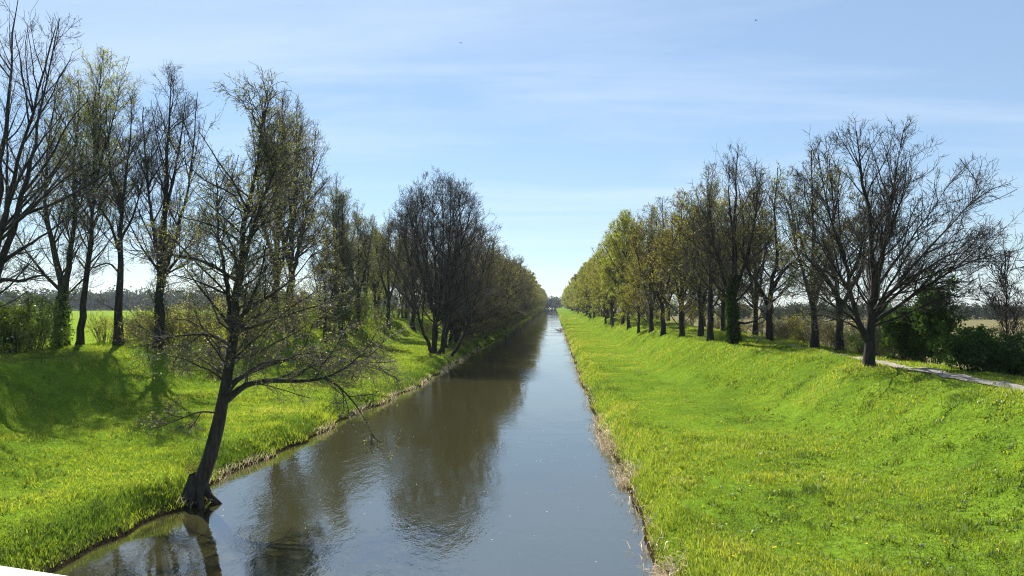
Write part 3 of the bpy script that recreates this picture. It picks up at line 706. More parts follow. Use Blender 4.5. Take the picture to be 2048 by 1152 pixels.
while y < 640:
    x = -10.6 + g_.uniform(-.7, .7)
    ms = (al_a, al_b)[i % 2] if y < 190 else far_a
    rz = g_.uniform(-.7, .7)
    plant(ms, 'bank_alder', first[i] if i < 3 else 'alder in the long dark row overhanging the left bank toward the vanishing point', 'tree', (x, y, gz(x, y)), rz, g_.uniform(.86, 1.08),
          None if i < 3 else 'alders of the left bank row')
    y += g_.uniform(5.5, 8.0) * (1 + y / 700); i += 1

# --- right-hand oaks
fan = tree_meshes('fan_oak', 114,
    [([(0, 0, -.3), (.02, 0, .8), (.06, 0, 1.6), (.12, 0, 2.6), (.2, 0, 3.9), (.0, 0, 6.2), (-.25, .05, 8.0), (-.4, .1, 9.6)], .235, .012),
     ([(-.02, 0, 1.05), (-.42, -.1, 1.7), (-.72, -.15, 2.8), (-1.1, -.3, 4.3), (-1.7, -.4, 6.2), (-2.1, -.5, 8.4)], .14, .012),
     ([(.12, 0, 2.3), (.35, -.15, 3.6), (.6, -.3, 5.4), (.9, -.4, 7.4), (1.25, -.5, 9.5)], .115, .01)],
    limbs=[([(.15, 0, 2.2), (1.0, -.2, 3.2), (2.0, -.4, 4.5), (3.2, -.6, 5.9), (4.3, -.8, 7.3)], .085, .01),
           ([(.12, 0, 1.9), (1.1, .2, 2.8), (2.2, .4, 3.7), (3.6, .6, 4.6), (5.2, .8, 5.6)], .08, .01),
           ([(.12, 0, 1.7), (1.0, -.3, 2.4), (2.0, -.6, 3.2), (3.2, -.8, 4.0), (4.4, -1.0, 4.4), (5.8, -1.2, 4.75)], .075, .01),
           ([(.1, 0, 1.55), (.8, -.5, 1.9), (1.7, -.9, 2.4), (2.8, -1.3, 2.9), (4.0, -1.5, 2.9)], .05, .008),
           ([(-.25, 0, 1.5), (-.9, -.4, 2.0), (-1.8, -.8, 2.5), (-2.8, -1.0, 3.0), (-3.7, -1.2, 2.9)], .06, .008),
           ([(-.45, -.1, 1.9), (-1.2, .4, 3.0), (-2.0, .8, 4.2), (-2.9, 1.2, 5.4)], .06, .008),
           ([(-.7, -.1, 2.9), (-1.6, -.6, 4.0), (-2.5, -1.0, 5.3), (-3.1, -1.3, 6.6)], .055, .008),
           ([(-.02, 0, 1.2), (-.6, .5, 1.7), (-1.5, 1.0, 2.0), (-2.6, 1.3, 2.0)], .05, .008),
           ([(.2, 0, 3.4), (.9, .4, 5), (1.7, .8, 6.8), (2.6, 1.0, 8.6)], .07, .008),
           ([(.17, 0, 3.0), (1.0, -.5, 4.4), (2.0, -.8, 6.0), (3.0, -1.0, 7.6)], .065, .008),
           ([(.15, 0, 2.0), (.5, 1.2, 3.2), (.9, 2.4, 4.6), (1.2, 3.4, 6.0)], .07, .008),
           ([(.1, 0, 2.0), (.3, -1.2, 3.2), (.5, -2.4, 4.4), (.7, -3.4, 5.6)], .06, .008)],
    n1=60, t1=(.3, .98), ang1=(44, 28), len1=lambda t, L: 2.9 * (1 - .45 * t), trop1=.3, n2=7, n3=5, n4=2, r2=.5, trop2=.25, wig=.3, twig_r=.0058, l4=(.15, .35), flat=.3,
    ang2=(42, 34), leaves={'buds': (1500, .035, BUD, (1, INF), .6, 0)}, env=[(1.0, 3, 0), (2.5, 4.6, .6), (5, 5.0, .8), (7, 4.0, .4), (9, 2.3, -.2), (10.1, .4, -.2)], H=9.5)
plant(fan, 'oak_tree', 'bare wide-spreading oak fanning low over the path on the right dyke', 'tree', (12.75, 31.0, gz(12.75, 31.0)))

ivy_oak = tree_meshes('ivy_oak', 115,
    [([(0, 0, -.3), (0, 0, 1.5), (.05, 0, 3.6), (.1, 0, 6), (.2, 0, 9), (.4, 0, 12)], .27, .02), ([(0, 0, 2.6), (-.6, .2, 4.4), (-1.1, .3, 6.6), (-1.4, .3, 10)], .14, .015),
     ([(0, 0, 2.8), (.6, -.2, 4.6), (1.2, -.3, 7), (1.6, -.3, 10.2)], .14, .015), ([(0, 0, 3.4), (.1, -.5, 5.2), (-.3, -.8, 8), (-.4, -.9, 11)], .12, .015)],
    limbs=[([(.1, 0, 1.35), (.8, -.2, 1.3), (1.5, -.4, 1.6), (2.2, -.5, 1.8)], .085, .02), ([(0, 0, 2.4), (1.0, .3, 3.4), (1.9, .5, 4.9), (2.5, .6, 6.6)], .08, .012),
           ([(0, 0, 2.6), (-.9, -.3, 3.4), (-1.9, -.6, 4.8), (-2.6, -.8, 6.6)], .08, .012)],
    n1=54, t1=(.28, .98), ang1=(50, 30), len1=lambda t, L: 3.1 * (1 - .5 * t), n2=7, n3=5, n4=1, twig_r=.0068, leaves={'buds': (3500, .05, BUD, (3, INF), .7, 0)}, ivy=(3600, .2, 4.2, .11), boughs=1, env=[(2.6, 1.6, 0), (5.5, 2.7, 0), (8, 2.7, 0), (10.2, 1.9, .1), (12.2, .4, .3)], H=12)
plant(ivy_oak, 'oak_tree', 'tall upright oak with ivy round its trunk and one stubby low bough, right bank', 'tree', (10.75, 45.6, gz(10.75, 45.6)))

oak_a = tree_meshes('row_oak', 116,
    [([(0, 0, -.3), (0, 0, 2), (.1, 0, 5), (-.1, .1, 8), (.1, .1, 12)], .24, .02), ([(0, 0, 2.4), (.7, .2, 4.4), (1.3, .4, 7), (1.7, .5, 10)], .13, .015),
     ([(0, 0, 2.8), (-.7, -.3, 5), (-1.3, -.5, 8), (-1.6, -.6, 10.4)], .13, .015)],
    n1=48, t1=(.16, .98), ang1=(62, 32), len1=lambda t, L: 4.0 * (1 - .55 * t), n2=6, n3=5, n4=1, twig_r=.0095, twig=TWIG_GREY, leaves={'buds': (7000, .06, BUD_GREEN, (1.5, INF), .7, 0)}, env=[(1.6, 2, 0), (4, 3.1, 0), (7, 3.1, 0), (9.5, 2.3, 0), (12.2, .4, .1)], H=12)
oak_b = tree_meshes('row_oak_crooked', 117,
    [([(0, 0, -.3), (-.1, 0, 1.6), (.1, 0, 3.4), (.7, .1, 5.5), (.5, .2, 8.5), (.8, .2, 11)], .24, .02), ([(0, 0, 2.2), (-.7, .1, 3.4), (-1.7, .2, 5), (-1.7, .3, 7.4), (-2.1, .3, 9.6)], .15, .015),
     ([(0.1, 0, 3.2), (.9, -.3, 4.6), (2.0, -.5, 5.6), (2.6, -.6, 8)], .12, .015)],
    n1=44, t1=(.18, .98), ang1=(66, 34), len1=lambda t, L: 3.6 * (1 - .5 * t), n2=6, n3=5, n4=1, twig_r=.010, wig=.4, twig=TWIG_GREY, leaves={'buds': (8000, .06, BUD_GREEN, (1.5, INF), .7, 0)}, env=[(1.6, 2, 0), (4, 3.1, 0), (7, 3.1, .2), (9, 2.3, .3), (11.2, .4, .6)], H=11)
oak_c = tree_meshes('row_oak_budding', 118,
    [([(0, 0, -.3), (0, 0, 2), (.1, 0, 5), (0, .1, 8.5), (.1, .1, 12.5)], .24, .02), ([(0, 0, 2.2), (.8, .2, 4.4), (1.5, .4, 7), (1.9, .5, 10.4)], .14, .015),
     ([(0, 0, 2.6), (-.8, -.3, 5), (-1.5, -.5, 8), (-1.8, -.6, 10.8)], .14, .015)],
    n1=64, t1=(.12, .98), ang1=(66, 32), len1=lambda t, L: 4.2 * (1 - .5 * t), n2=6, n3=5, n4=2, twig_r=.0095, twig=TWIG_RED, leaves={'leaves': (30000, .1, BUD_GREEN, (1.5, INF), .7, 0)}, env=[(1.2, 2.5, 0), (4, 3.7, 0), (8, 3.4, 0), (11, 2.1, 0), (12.7, .3, .1)], H=12.5)
oak_d = tree_meshes('row_oak_brown', 119,
    [([(0, 0, -.3), (0, 0, 2), (-.1, 0, 5), (.1, .1, 8.5), (-.1, .1, 11.5)], .22, .02), ([(0, 0, 2.0), (.9, .2, 4.0), (1.7, .4, 6), (2.2, .5, 9)], .13, .015),
     ([(0, 0, 2.4), (-.9, -.3, 4.4), (-1.8, -.5, 7), (-2.2, -.6, 9.4)], .13, .015)],
    n1=64, t1=(.1, .98), ang1=(70, 34), len1=lambda t, L: 4.0 * (1 - .5 * t), n2=6, n3=5, n4=1, twig_r=.0095, twig=TWIG_RED, leaves={'buds': (12000, .085, CATKIN, (1, INF), .7, 0), 'leaves': (12000, .09, BUD_GREEN, (1, INF), .7, 0)}, env=[(1.2, 2.6, 0), (4, 3.7, 0), (8, 3.2, 0), (10.2, 2, 0), (11.7, .3, 0)], H=11.5)
oak_e = tree_meshes('row_oak_yellow', 124,
    [([(0, 0, -.3), (.1, 0, 2), (-.2, 0, 5), (.3, .1, 9), (.2, .1, 13.5)], .22, .02), ([(0, 0, 1.8), (.9, -.2, 4), (1.2, -.4, 7), (1.9, -.5, 10)], .14, .015), ([(0, 0, 3), (-1.0, .3, 5), (-1.3, .5, 8), (-2.1, .6, 11.5)], .12, .015)],
    n1=56, t1=(.1, .98), ang1=(60, 30), len1=lambda t, L: 4.0 * (1 - .5 * t), n2=6, n3=5, n4=2, twig_r=.0095, twig=TWIG_RED, leaves={'leaves': (36000, .1, BUD_YELLOW, (1.2, INF), .7, 0)},
    env=[(1.0, 2.2, 0), (4, 3.4, 0), (8, 3.6, .1), (11.5, 2.3, .2), (13.8, .3, .2)], H=13)
far_c = tree_meshes('far_oak', 120, [([(0, 0, -.3), (0, 0, 3), (.1, 0, 8), (0, 0, 12)], .28, .05)], n1=44, t1=(.1, .97), ang1=(70, 35), len1=lambda t, L: 4.4 * (1 - .5 * t), n2=5, n3=4, n4=0, twig_r=.028,
    twig=TWIG_RED, leaves={'foliage': (13000, .2, BUD_YELLOW, (1, INF), .8, 0)}, env=[(1.2, 2.6, 0), (4, 3.8, 0), (8, 3.4, 0), (10.5, 2.2, 0), (12.3, .3, 0)], H=12)
far_d = tree_meshes('far_oak_brown', 121, [([(0, 0, -.3), (0, 0, 3), (.1, 0, 8), (0, 0, 12)], .28, .05)], n1=44, t1=(.1, .97), ang1=(70, 35), len1=lambda t, L: 4.4 * (1 - .5 * t), n2=5, n3=4, n4=0, twig_r=.028,
    twig=TWIG_RED, leaves={'foliage': (7000, .2, CATKIN, (1, INF), .8, 0), 'buds': (3000, .2, BUD, (1, INF), .8, 0)}, env=[(1.2, 2.6, 0), (4, 3.8, 0), (8, 3.4, 0), (10.5, 2.2, 0), (12.3, .3, 0)], H=12)
near_row = [(10.4, 50.4, oak_a, .98, 1.0, 'slim bare oak close behind the ivy-trunked oak on the right bank'),
            (10.6, 54.7, oak_b, .95, 2.1, 'second slim oak left of the ivy-trunked oak on the right bank'),
            (9.8, 58.2, oak_d, .95, 4.0, 'brown-twigged oak whose trunk stands third left of the ivy-trunked oak'),
            (9.3, 64.5, oak_a, .98, 3.3, 'dark-trunked oak fourth left of the ivy-trunked oak'),
            (9.2, 71.5, oak_d, 1.02, 5.0, 'dense brownish oak fifth left of the ivy-trunked oak'),
            (9.0, 80, oak_c, .7, 1.2, 'small budding oak with a low crown in the right bank row'),
            (9.1, 91.5, oak_e, 1.05, 2.6, 'tall yellow-green budding oak in the right bank row')]
for x, y, ms, s, rz, lab in near_row:
    plant(ms, 'row_oak', lab, 'tree', (x, y, gz(x, y)), rz, s)
second = [(13.2 + .3, 47.5, oak_b, 1.0, .4, 'crooked oak rising beyond the path, right of the ivy-trunked oak'),
          (14.95, 43.8, oak_a, .95, 1.9, 'dark thick oak beyond the path, left of the wide-spreading oak'),
          (15.1, 40.5, oak_b, .92, 3.6, 'thin oak just beyond the path, half hidden by the wide-spreading oak')]
for x, y, ms, s, rz, lab in second:
    plant(ms, 'row_oak', lab, 'tree', (x, y, gz(x, y)), rz, s)
y = 100.0; i = 0
while y < 640:
    x = 9.0 + g_.uniform(-.6, .6)
    ms = g_.choice([oak_c, oak_e, oak_e, oak_d, oak_b, oak_c]) if y < 190 else g_.choice([far_c, far_c, far_d])
    plant(ms, 'row_oak', 'budding oak in the long row on the right bank toward the vanishing point', 'tree', (x, y, gz(x, y)), g_.uniform(0, 6.28), g_.uniform(.78, 1.2), 'oaks of the right bank row')
    if i % 2 == 0:
        x2 = 15.6 + g_.uniform(-.6, .8)
        plant(ms, 'row_oak', 'oak of the second row beyond the path, behind the right bank row', 'tree', (x2, y + 3, gz(x2, y + 3)), g_.uniform(0, 6.28), g_.uniform(.8, 1.0), 'oaks beyond the path')
    y += g_.uniform(6, 9) * (1 + y / 700); i += 1
for x, y, s in ((15.4, 58, .95), (15.2, 68, 1.0), (15.6, 79, .95), (15.3, 90, 1.0)):
    plant(oak_c if y in (68, 90) else oak_d, 'row_oak', 'oak of the second row beyond the path, behind the right bank row', 'tree', (x, y, gz(x, y)), y, s, 'oaks beyond the path')
for x, y, s in ((-27.2, 112, 1.0), (-29.6, 124, 1.1), (-32.5, 138, 1.1), (-25.0, 122, .95)):
    plant(oak_e, 'dyke_tree', 'yellow-green tree seen in the gap left of the alder clump', 'tree', (x, y, gz(x, y)), y, s, 'yellow-green trees beyond the left dyke')
# branch tips of a tree just outside the right edge
plant(oak_a, 'row_oak', 'bare tree at the right edge of the view, only its twig ends reaching in', 'tree', (21.6, 30.5, gz(21.6, 30.5)), .6, .98)

# ------------------------------------------------------------------ bushes
def bush_meshes(nm, seed, Hh, Rad, nstem, nleaf, lsize, lmat, twig=None, lobes=5, stem_r=.018, low=.05, n2=6):
    g = np.random.default_rng(seed)
    stems = []
    for k in range(nstem):
        a = g.uniform(0, 6.28); r = Rad * g.uniform(.3, .95); h = Hh * g.uniform(.6, 1.0) * (1 - .25 * r / Rad)
        b = np.array([math.cos(a) * r * .25, math.sin(a) * r * .25, -.1])
        e = np.array([math.cos(a) * r, math.sin(a) * r, h])
        mdl = (b + e) / 2 + np.array([0, 0, h * .12]) + g.normal(0, .06, 3)
        stems.append(smooth_line([b, mdl, e], 7))
    P = np.array(stems); L = np.linalg.norm(P[:, -1] - P[:, 0], axis=1)
    Rr = stem_r * (1 - .7 * np.linspace(0, 1, 7))[None, :] * np.ones((nstem, 1))
    B2 = spawn((P, Rr, L), nstem * n2, .15, 1, (55, 35), lambda t, L: L * .35 * (1 - .4 * t), 4, .3, .5, .012, .006, g)
    B3 = spawn(B2, nstem * n2 * 4, .2, 1, (50, 35), lambda t, L: np.clip(L * .5, .12, .6), 3, .2, .5, .01, .005, g)
    V, q = join([tubes(P, Rr, 5), tubes(B2[0], B2[1], 3), tubes(B3[0], B3[1], 3)])
    res = {'stems': mesh_np(nm + '_stems', V, q, mat=twig or BARK_MOSS)}
    # foliage: clumps scattered over an irregular mound, plus leaves along twigs
    cl = []
    for k in range(lobes * 7):
        a = g.uniform(0, 6.28); rr = Rad * math.sqrt(g.random()) * .9; zt = Hh * (1 - .55 * (rr / Rad) ** 2)
        cl.append((math.cos(a) * rr, math.sin(a) * rr, g.uniform(low, 1) ** .7 * zt * .92, g.uniform(.16, .34) * min(Rad, Hh * .7)))
    cl = np.array(cl)
    k = g.integers(0, len(cl), nleaf)
    dv = norm(g.normal(0, 1, (nleaf, 3))) * (g.random((nleaf, 1)) ** .45)
    C = cl[k, :3] + dv * cl[k, 3:4] * np.array([1, 1, .85])
    tw = np.concatenate([B3[0][:, -1], B3[0][:, 1]])
    m_ = g.random(nleaf) < .35
    C[m_] = tw[g.integers(0, len(tw), m_.sum())] + g.normal(0, .04, (m_.sum(), 3))
    C[:, 2] = np.maximum(C[:, 2], .03)
    V, q = leaf_quads(C, g, lsize, .65, .3)
    res['leaves'] = mesh_np(nm + '_leaves', V, q, mat=lmat)
    return res
b_fresh = [bush_meshes('fresh_bush', 201, 2.6, 1.5, 16, 5500, .085, LEAF_FRESH), bush_meshes('fresh_bush_b', 202, 2.1, 1.7, 16, 4500, .085, LEAF_FRESH)]
b_thin = [bush_meshes('thin_bush', 203, 2.4, 1.5, 26, 1700, .07, BUD_GREEN, TWIG_RED), bush_meshes('thin_bush_b', 204, 1.9, 1.6, 28, 1500, .07, BUD, TWIG_PALE)]
b_ever = [bush_meshes('laurel_bush', 205, 2.0, 1.25, 14, 11000, .1, LEAF_DARK, lobes=9), bush_meshes('laurel_bush_b', 206, 1.7, 1.2, 12, 10000, .1, LEAF_DARK, lobes=9)]
b_tall = bush_meshes('tall_evergreen', 207, 4.0, .85, 16, 17000, .11, LEAF_DARK, lobes=11)
b_dome = bush_meshes('dome_evergreen', 208, 2.5, 1.05, 12, 14000, .1, LEAF_DARK, lobes=10)
b_white = bush_meshes('blossom_bush', 209, 2.9, 1.3, 16, 2600, .06, BUD_PALE, TWIG)

BUSH = [
    (b_fresh[0], -30.6, 41.5, 1.3, 'leafy green bush at the foot of the forked tree on the left dyke'),
    (b_white, -31.8, 40.2, 1.35, 'pale blossoming bush at the far left behind the dyke crest'),
    (b_fresh[0], -28.9, 37.6, 1.0, 'tall green bush right under the thick boughs at the left edge'),
    (b_white, -29.6, 38.8, 1.1, 'airy pale-leaved bush between the left edge tree and the forked tree'),
    (b_fresh[1], -32.6, 37.8, 1.3, 'broad green bush under the boughs at the left edge'),
    (b_thin[0], -28.6, 46.0, .95, 'olive thicket bush left of the straight dark trunk on the left dyke'),
    (b_thin[1], -27.4, 48.5, .85, 'twiggy low bush just behind the straight dark trunk on the left dyke'),
    (b_thin[0], -24.6, 45.4, 1.25, 'brown twiggy bush between the straight trunk and the tallest left tree'),
    (b_thin[1], -23.2, 47.6, 1.4, 'low olive bush behind the foot of the tallest left tree'),
    (b_thin[0], -21.2, 50.0, 1.3, 'olive bush right of the tallest left tree, seen through the leaning alder'),
    (b_fresh[1], -24.5, 58.0, 1.2, 'green bush behind the leaning alder on the left dyke'),
    (b_thin[1], -25.0, 66.0, 1.4, 'brown twiggy bush at the foot of the thick-trunked tall tree'),
    (b_thin[0], -23.5, 74.0, 1.4, 'olive bush under the budding tree on the left dyke'),
    (b_fresh[0], -24.5, 84.0, 1.2, 'green bush at the gap left of the alder clump'),
    (b_dome, 15.95, 34.6, 1.0, 'rounded very dark evergreen bush right behind the wide-spreading oak'),
    (b_tall, 16.5, 33.4, 1.0, 'tall columnar dark evergreen bush beyond the path'),
    (b_ever[0], 15.75, 29.4, .95, 'glossy laurel bush with a lit light-green side, beside the path'),
    (b_ever[1], 16.5, 28.6, 1.0, 'dark laurel bush in the hedge beside the path, right of the lit one'),
    (b_ever[0], 17.3, 27.6, 1.05, 'dark laurel bush at the right end of the hedge'),
    (b_ever[1], 17.0, 25.6, 1.05, 'dark laurel bush at the right edge of the view'),
    (b_fresh[1], 15.6, 38.4, .75, 'yellow-green bush left of the wide-spreading oak, beyond the path'),
    (b_thin[0], 15.9, 42.5, .8, 'thin olive bush between the trunks beyond the path'),
    (b_thin[1], 15.8, 47.0, .9, 'grey-brown bramble bush behind the crooked oak'),
    (b_thin[1], 15.6, 52.0, .9, 'grey-brown bramble bush right of the ivy-trunked oak'),
    (b_thin[0], 18.8, 33.0, .9, 'thin twiggy bush between the tall evergreen and the laurel hedge'),
    (b_fresh[0], 9.9, 82.5, .45, 'small green bush at the trunk foot in the right bank row'),
    (b_fresh[1], -27.9, 37.4, 1.35, 'dark-stemmed green bush at the left edge, just behind the shaded crest'),
    (b_fresh[0], -28.6, 39.6, 1.25, 'sunlit green bush left of the ivy-footed forked tree'),
    (b_thin[1], -24.3, 43.5, 1.1, 'brown brush on the crest between the straight and the tallest left trees'),
    (b_thin[0], -22.9, 44.5, 1.25, 'olive brush touching the tallest left dyke tree on its left side'),
    (b_thin[1], -19.9, 43.5, 1.0, 'low olive brush on the crest right of the tallest left dyke tree'),
    (b_thin[0], -10.5, 21.6, .38, 'small brush tangle on the bank right behind the foot of the leaning alder'),
    (b_thin[0], -27.0, 45.4, .8, 'wispy bush right beside the foot of the straight dark trunk'),
    (b_thin[1], -25.2, 47.0, 1.2, 'broad grey-olive bush behind the gap between the straight and the tallest left trees'),
    (b_fresh[1], -24.0, 49.5, 1.0, 'yellow-green bush just left of the tallest left dyke tree'),
    (b_thin[0], -20.9, 46.0, 1.2, 'large olive thicket right beside the tallest left dyke tree'),
    (b_fresh[0], -22.4, 53.0, 1.15, 'fresh green bush behind the trunk of the leaning alder'),
]
for ms, x, y, s, lab in BUSH:
    plant(ms, 'bush', lab, 'bush', (x, y, gz(x, y)), g_.uniform(0, 6.28), s)
g2 = random.Random(9)
for k in range(13):
    y = 56 + k * 3.2 + g2.uniform(-1, 1); x = -22.5 + g2.uniform(-3.0, 1.2)
    plant((b_thin[0], b_fresh[1], b_thin[1], b_fresh[0])[k % 4], 'bush', 'dense shrub in the thicket between the leaning alder and the alder clump', 'bush', (x, y, gz(x, y)), g2.uniform(0, 6), g2.uniform(1.2, 1.9), 'thicket on the left dyke')
for k in range(14):
    y = 36.5 + k * 1.9 + g2.uniform(-.6, .6); x = 16.9 + g2.uniform(-.5, 1.2)
    plant((b_thin[1], b_thin[0], b_thin[1])[k % 3], 'bush', 'grey-brown brush in the thicket beyond the path, between the wide-spreading and ivy-trunked oaks', 'bush', (x, y, gz(x, y)), g2.uniform(0, 6), g2.uniform(.7, 1.15), 'brush beyond the path')
for k in range(16):
    y = 58 + k * 9 + g2.uniform(-3, 3); x = 17 + g2.uniform(-.7, 1)
    plant(b_thin[k % 2], 'bush', 'low scrub bush in the hedge line beyond the second row of oaks', 'bush', (x, y, gz(x, y)), g2.uniform(0, 6), g2.uniform(.8, 1.2), 'scrub beyond the path')
for k in range(18):
    y = 92 + k * 9 + g2.uniform(-3, 3); x = -26 + g2.uniform(-2, 3)
    plant((b_thin[0], b_thin[1], b_fresh[1])[k % 3], 'bush', 'scrub bush growing between the trunks of the left dyke row', 'bush', (x, y, gz(x, y)), g2.uniform(0, 6), g2.uniform(.9, 1.4), 'scrub on the left dyke')
for k in range(12):
    y = 76 + k * 7 + g2.uniform(-2, 2); x = -10.0 + g2.uniform(-.5, .5)
    plant((b_fresh[1], b_thin[0])[k % 2], 'bush', 'small bush at the waterline under the left bank alders', 'bush', (x, y, gz(x, y)), g2.uniform(0, 6), g2.uniform(.4, .75), 'waterline scrub')

# saplings beyond the hedge on the right
sap2 = tree_meshes('hedge_sapling', 122, [([(0, 0, -.2), (.05, 0, 1.5), (.1, 0, 3.2), (.1, 0, 5.0)], .05, .01)], n1=20, t1=(.2, .97), ang1=(42, 28), len1=lambda t, L: 1.6 * (1 - .5 * t), n2=5, n3=4, n4=2, twig_r=.0065,
                   twig=TWIG, H=5, l4=(.15, .3), leaves=None, rk1=.012)
sap3 = tree_meshes('hedge_sapling_multi', 123, [([(0, 0, -.2), (.3, 0, 1.5), (.5, 0, 3.0), (.6, 0, 4.4)], .045, .01), ([(0, 0, -.2), (-.3, .1, 1.5), (-.6, .1, 2.8), (-.8, 0, 4.0)], .04, .01)], n1=22, t1=(.2, .97), ang1=(45, 30),
                   len1=lambda t, L: 1.4 * (1 - .5 * t), n2=5, n3=4, n4=2, twig_r=.0065, twig=TWIG_PALE, H=4.4, l4=(.15, .3), leaves=None, rk1=.012)
for ms, x, y, s, lab in [(sap2, 18.3, 31.5, 1.25, 'tall bare sapling in the middle of the hedge, nearest the columnar evergreen'), (sap3, 18.9, 31.0, 1.15, 'bare forked sapling beside the tall sapling in the hedge'),
                         (sap2, 19.6, 31.6, 1.05, 'slim bare sapling over the laurel hedge'), (sap3, 20.2, 30.0, 1.15, 'bare forked sapling near the right edge above the hedge'), (sap2, 20.7, 30.2, 1.2, 'bare sapling at the right edge above the hedge')]:
    plant(ms, 'sapling', lab, 'sapling', (x, y, gz(x, y)), y, s)

# ------------------------------------------------------------------ distant woods
def wood(nm, label, segs, seed, trees, size=1.0, hgt=(8, 12)):
    g = np.random.default_rng(seed)
    Vs, off, qs = [], 0, []
    for (xa, ya, xb, yb, n, h0, h1, base) in segs:
        for k in range(n):
            t = g.random(); x = xa + (xb - xa) * t; y = ya + (yb - ya) * t + g.uniform(-8, 25)
            h = g.uniform(h0, h1); r = h * g.uniform(.22, .36)
            nl = 280
            c = norm(g.normal(0, 1, (nl, 3))) * (g.random((nl, 1)) ** .4) * np.array([r, r, h * .5])
            c *= (1 + .14 * g.normal(0, 1, (nl, 1)))
            C = c + np.array([x, y, base + h * .5]); C[:, 2] = np.maximum(C[:, 2], base + .2)
            V, q = leaf_quads(C, g, h * .1, .8)
            Vs.append(V); qs.append(q + off); off += len(V)
            P = np.array([[[x, y, base - .5], [x + .1, y, base + h * .3], [x, y, base + h * .7]]]); V, q = tubes(P, np.array([[.3, .25, .12]]) * h / 10, 4)
            Vs.append(V); qs.append(q + off); off += len(V)
    tag(obj(nm, mesh_np(nm, np.concatenate(Vs), np.concatenate(qs), mat=LEAF_WOOD)), label, 'wood', kind='stuff')
wood('far_wood', 'blue-grey wood closing the far end of the canal', [(-70, 760, 70, 760, 110, 9, 13, .3)], 1, 0)
wood('far_wood', 'dark low wood beyond the tan field on the right', [(60, 320, 330, 300, 320, 5.2, 6.9, -1.1), (40, 420, 120, 330, 50, 6, 7.5, -1.1)], 2, 0)
wood('far_wood', 'dark blue-grey wood beyond the green field on the left', [(-520, 470, -180, 560, 300, 10, 16, .4), (-180, 560, -60, 640, 60, 10, 15, .4)], 3, 0)

# ------------------------------------------------------------------ brush pile caught at the right bank, roots at the left
g = np.random.default_rng(77)
P = []
for k in range(42):
    a = g.uniform(0, 6.28); l = g.uniform(.6, 2.0); b = np.array([g.normal(0, .5), g.normal(0, .9), g.uniform(0, .4)])
    e = b + np.array([math.cos(a) * l, math.sin(a) * l, g.uniform(-.1, .5)])
    P.append(smooth_line([b, (b + e) / 2 + g.normal(0, .08, 3), e], 5))
P = np.array(P); V, q = tubes(P, np.full(P.shape[:2], .035) * np.linspace(1, .4, 5)[None], 5)
TAN = bark_mat('dead_wood', (.12, .08, .05), (.3, .22, .15))
tag(obj('brush_pile', mesh_np('brush_pile', V, q, mat=TAN), loc=(1.75, 150, .0)), 'tangle of brown dead branches snagged in the water at the far right bank', 'brush pile')
P = []
for k in range(26):
    a = g.uniform(-2.2, .6); l = g.uniform(.5, 1.5); b = np.array([g.normal(0, .3), g.normal(0, .9), g.uniform(.1, .5)])
    e = b + np.array([math.cos(a) * l, math.sin(a) * l, g.uniform(-.5, .1)])
    P.append(smooth_line([b, (b + e) / 2 + g.normal(0, .1, 3), e], 5))
P = np.array(P); V, q = tubes(P, np.full(P.shape[:2], .03) * np.linspace(1, .4, 5)[None], 5)
tag(obj('brush_pile', mesh_np('root_tangle', V, q, mat=TAN), loc=(-10.2, 69.3, .15)), 'pale dead branches and roots at the waterline below the alder clump', 'brush pile')

# ------------------------------------------------------------------ bridge the photo is taken from
WHITE = bpy.data.materials.new('white_paint'); WHITE.use_nodes = True
nt = WHITE.node_tree; p = nt.nodes['Principled BSDF']; p.inputs['Roughness'].default_value = .35
nz = N(nt, 'ShaderNodeTexNoise', Scale=14.0, Detail=5.0); rp = ramp(nt, [(.3, (.33, .37, .38)), (.7, (.4, .44, .455))])
nt.links.new(nz.outputs[0], rp.inputs[0]); nt.links.new(rp.outputs[0], p.inputs['Base Color'])
CONC, nt, out = new_mat('bridge_concrete')
nz = N(nt, 'ShaderNodeTexNoise', Scale=6.0, Detail=6.0); rp = ramp(nt, [(.3, (.22, .21, .2)), (.7, (.34, .33, .31))]); d = N(nt, 'ShaderNodeBsdfDiffuse')
nt.links.new(nz.outputs[0], rp.inputs[0]); nt.links.new(rp.outputs[0], d.inputs[0]); nt.links.new(d.outputs[0], out.inputs[0])
def box_bm(name, cx, cy, cz, sx, sy, sz, mat, parent, bev=.008):
    import bmesh
    bm = bmesh.new(); bmesh.ops.create_cube(bm, size=1)
    bmesh.ops.scale(bm, vec=(sx, sy, sz), verts=bm.verts)
    bmesh.ops.bevel(bm, geom=bm.edges[:], offset=bev, segments=2, affect='EDGES', profile=.5)
    bmesh.ops.translate(bm, vec=(cx, cy, cz), verts=bm.verts)
    me = bpy.data.meshes.new(name); bm.to_mesh(me); bm.free(); me.materials.append(mat)
    return obj(name, me, parent)
ANG = R(-15.2)
br = empty('footbridge', (0, 0, 0), ANG)
tag(br, 'white steel railing of the bridge at the lower left corner', 'bridge')
RY = .808          # railing line in the bridge's own frame
box_bm('handrail', -4, RY, 5.06, 26, .12, .06, WHITE, br)
for k in range(9):
    box_bm('post', -15.5 + k * 3.0, RY, 4.45, .06, .06, 1.16, WHITE, br)
for z in (4.2, 4.5, 4.8):
    box_bm('rail', -4, RY, z, 25.9, .03, .03, WHITE, br, .004)
box_bm('deck', -4, -1.2, 3.72, 26, 4.2, .3, CONC, br, .02)
for x in (-14.5, 6.5):
    box_bm('pier', x, -1.2, 1.58, .8, 3.6, 3.96, CONC, br, .02)

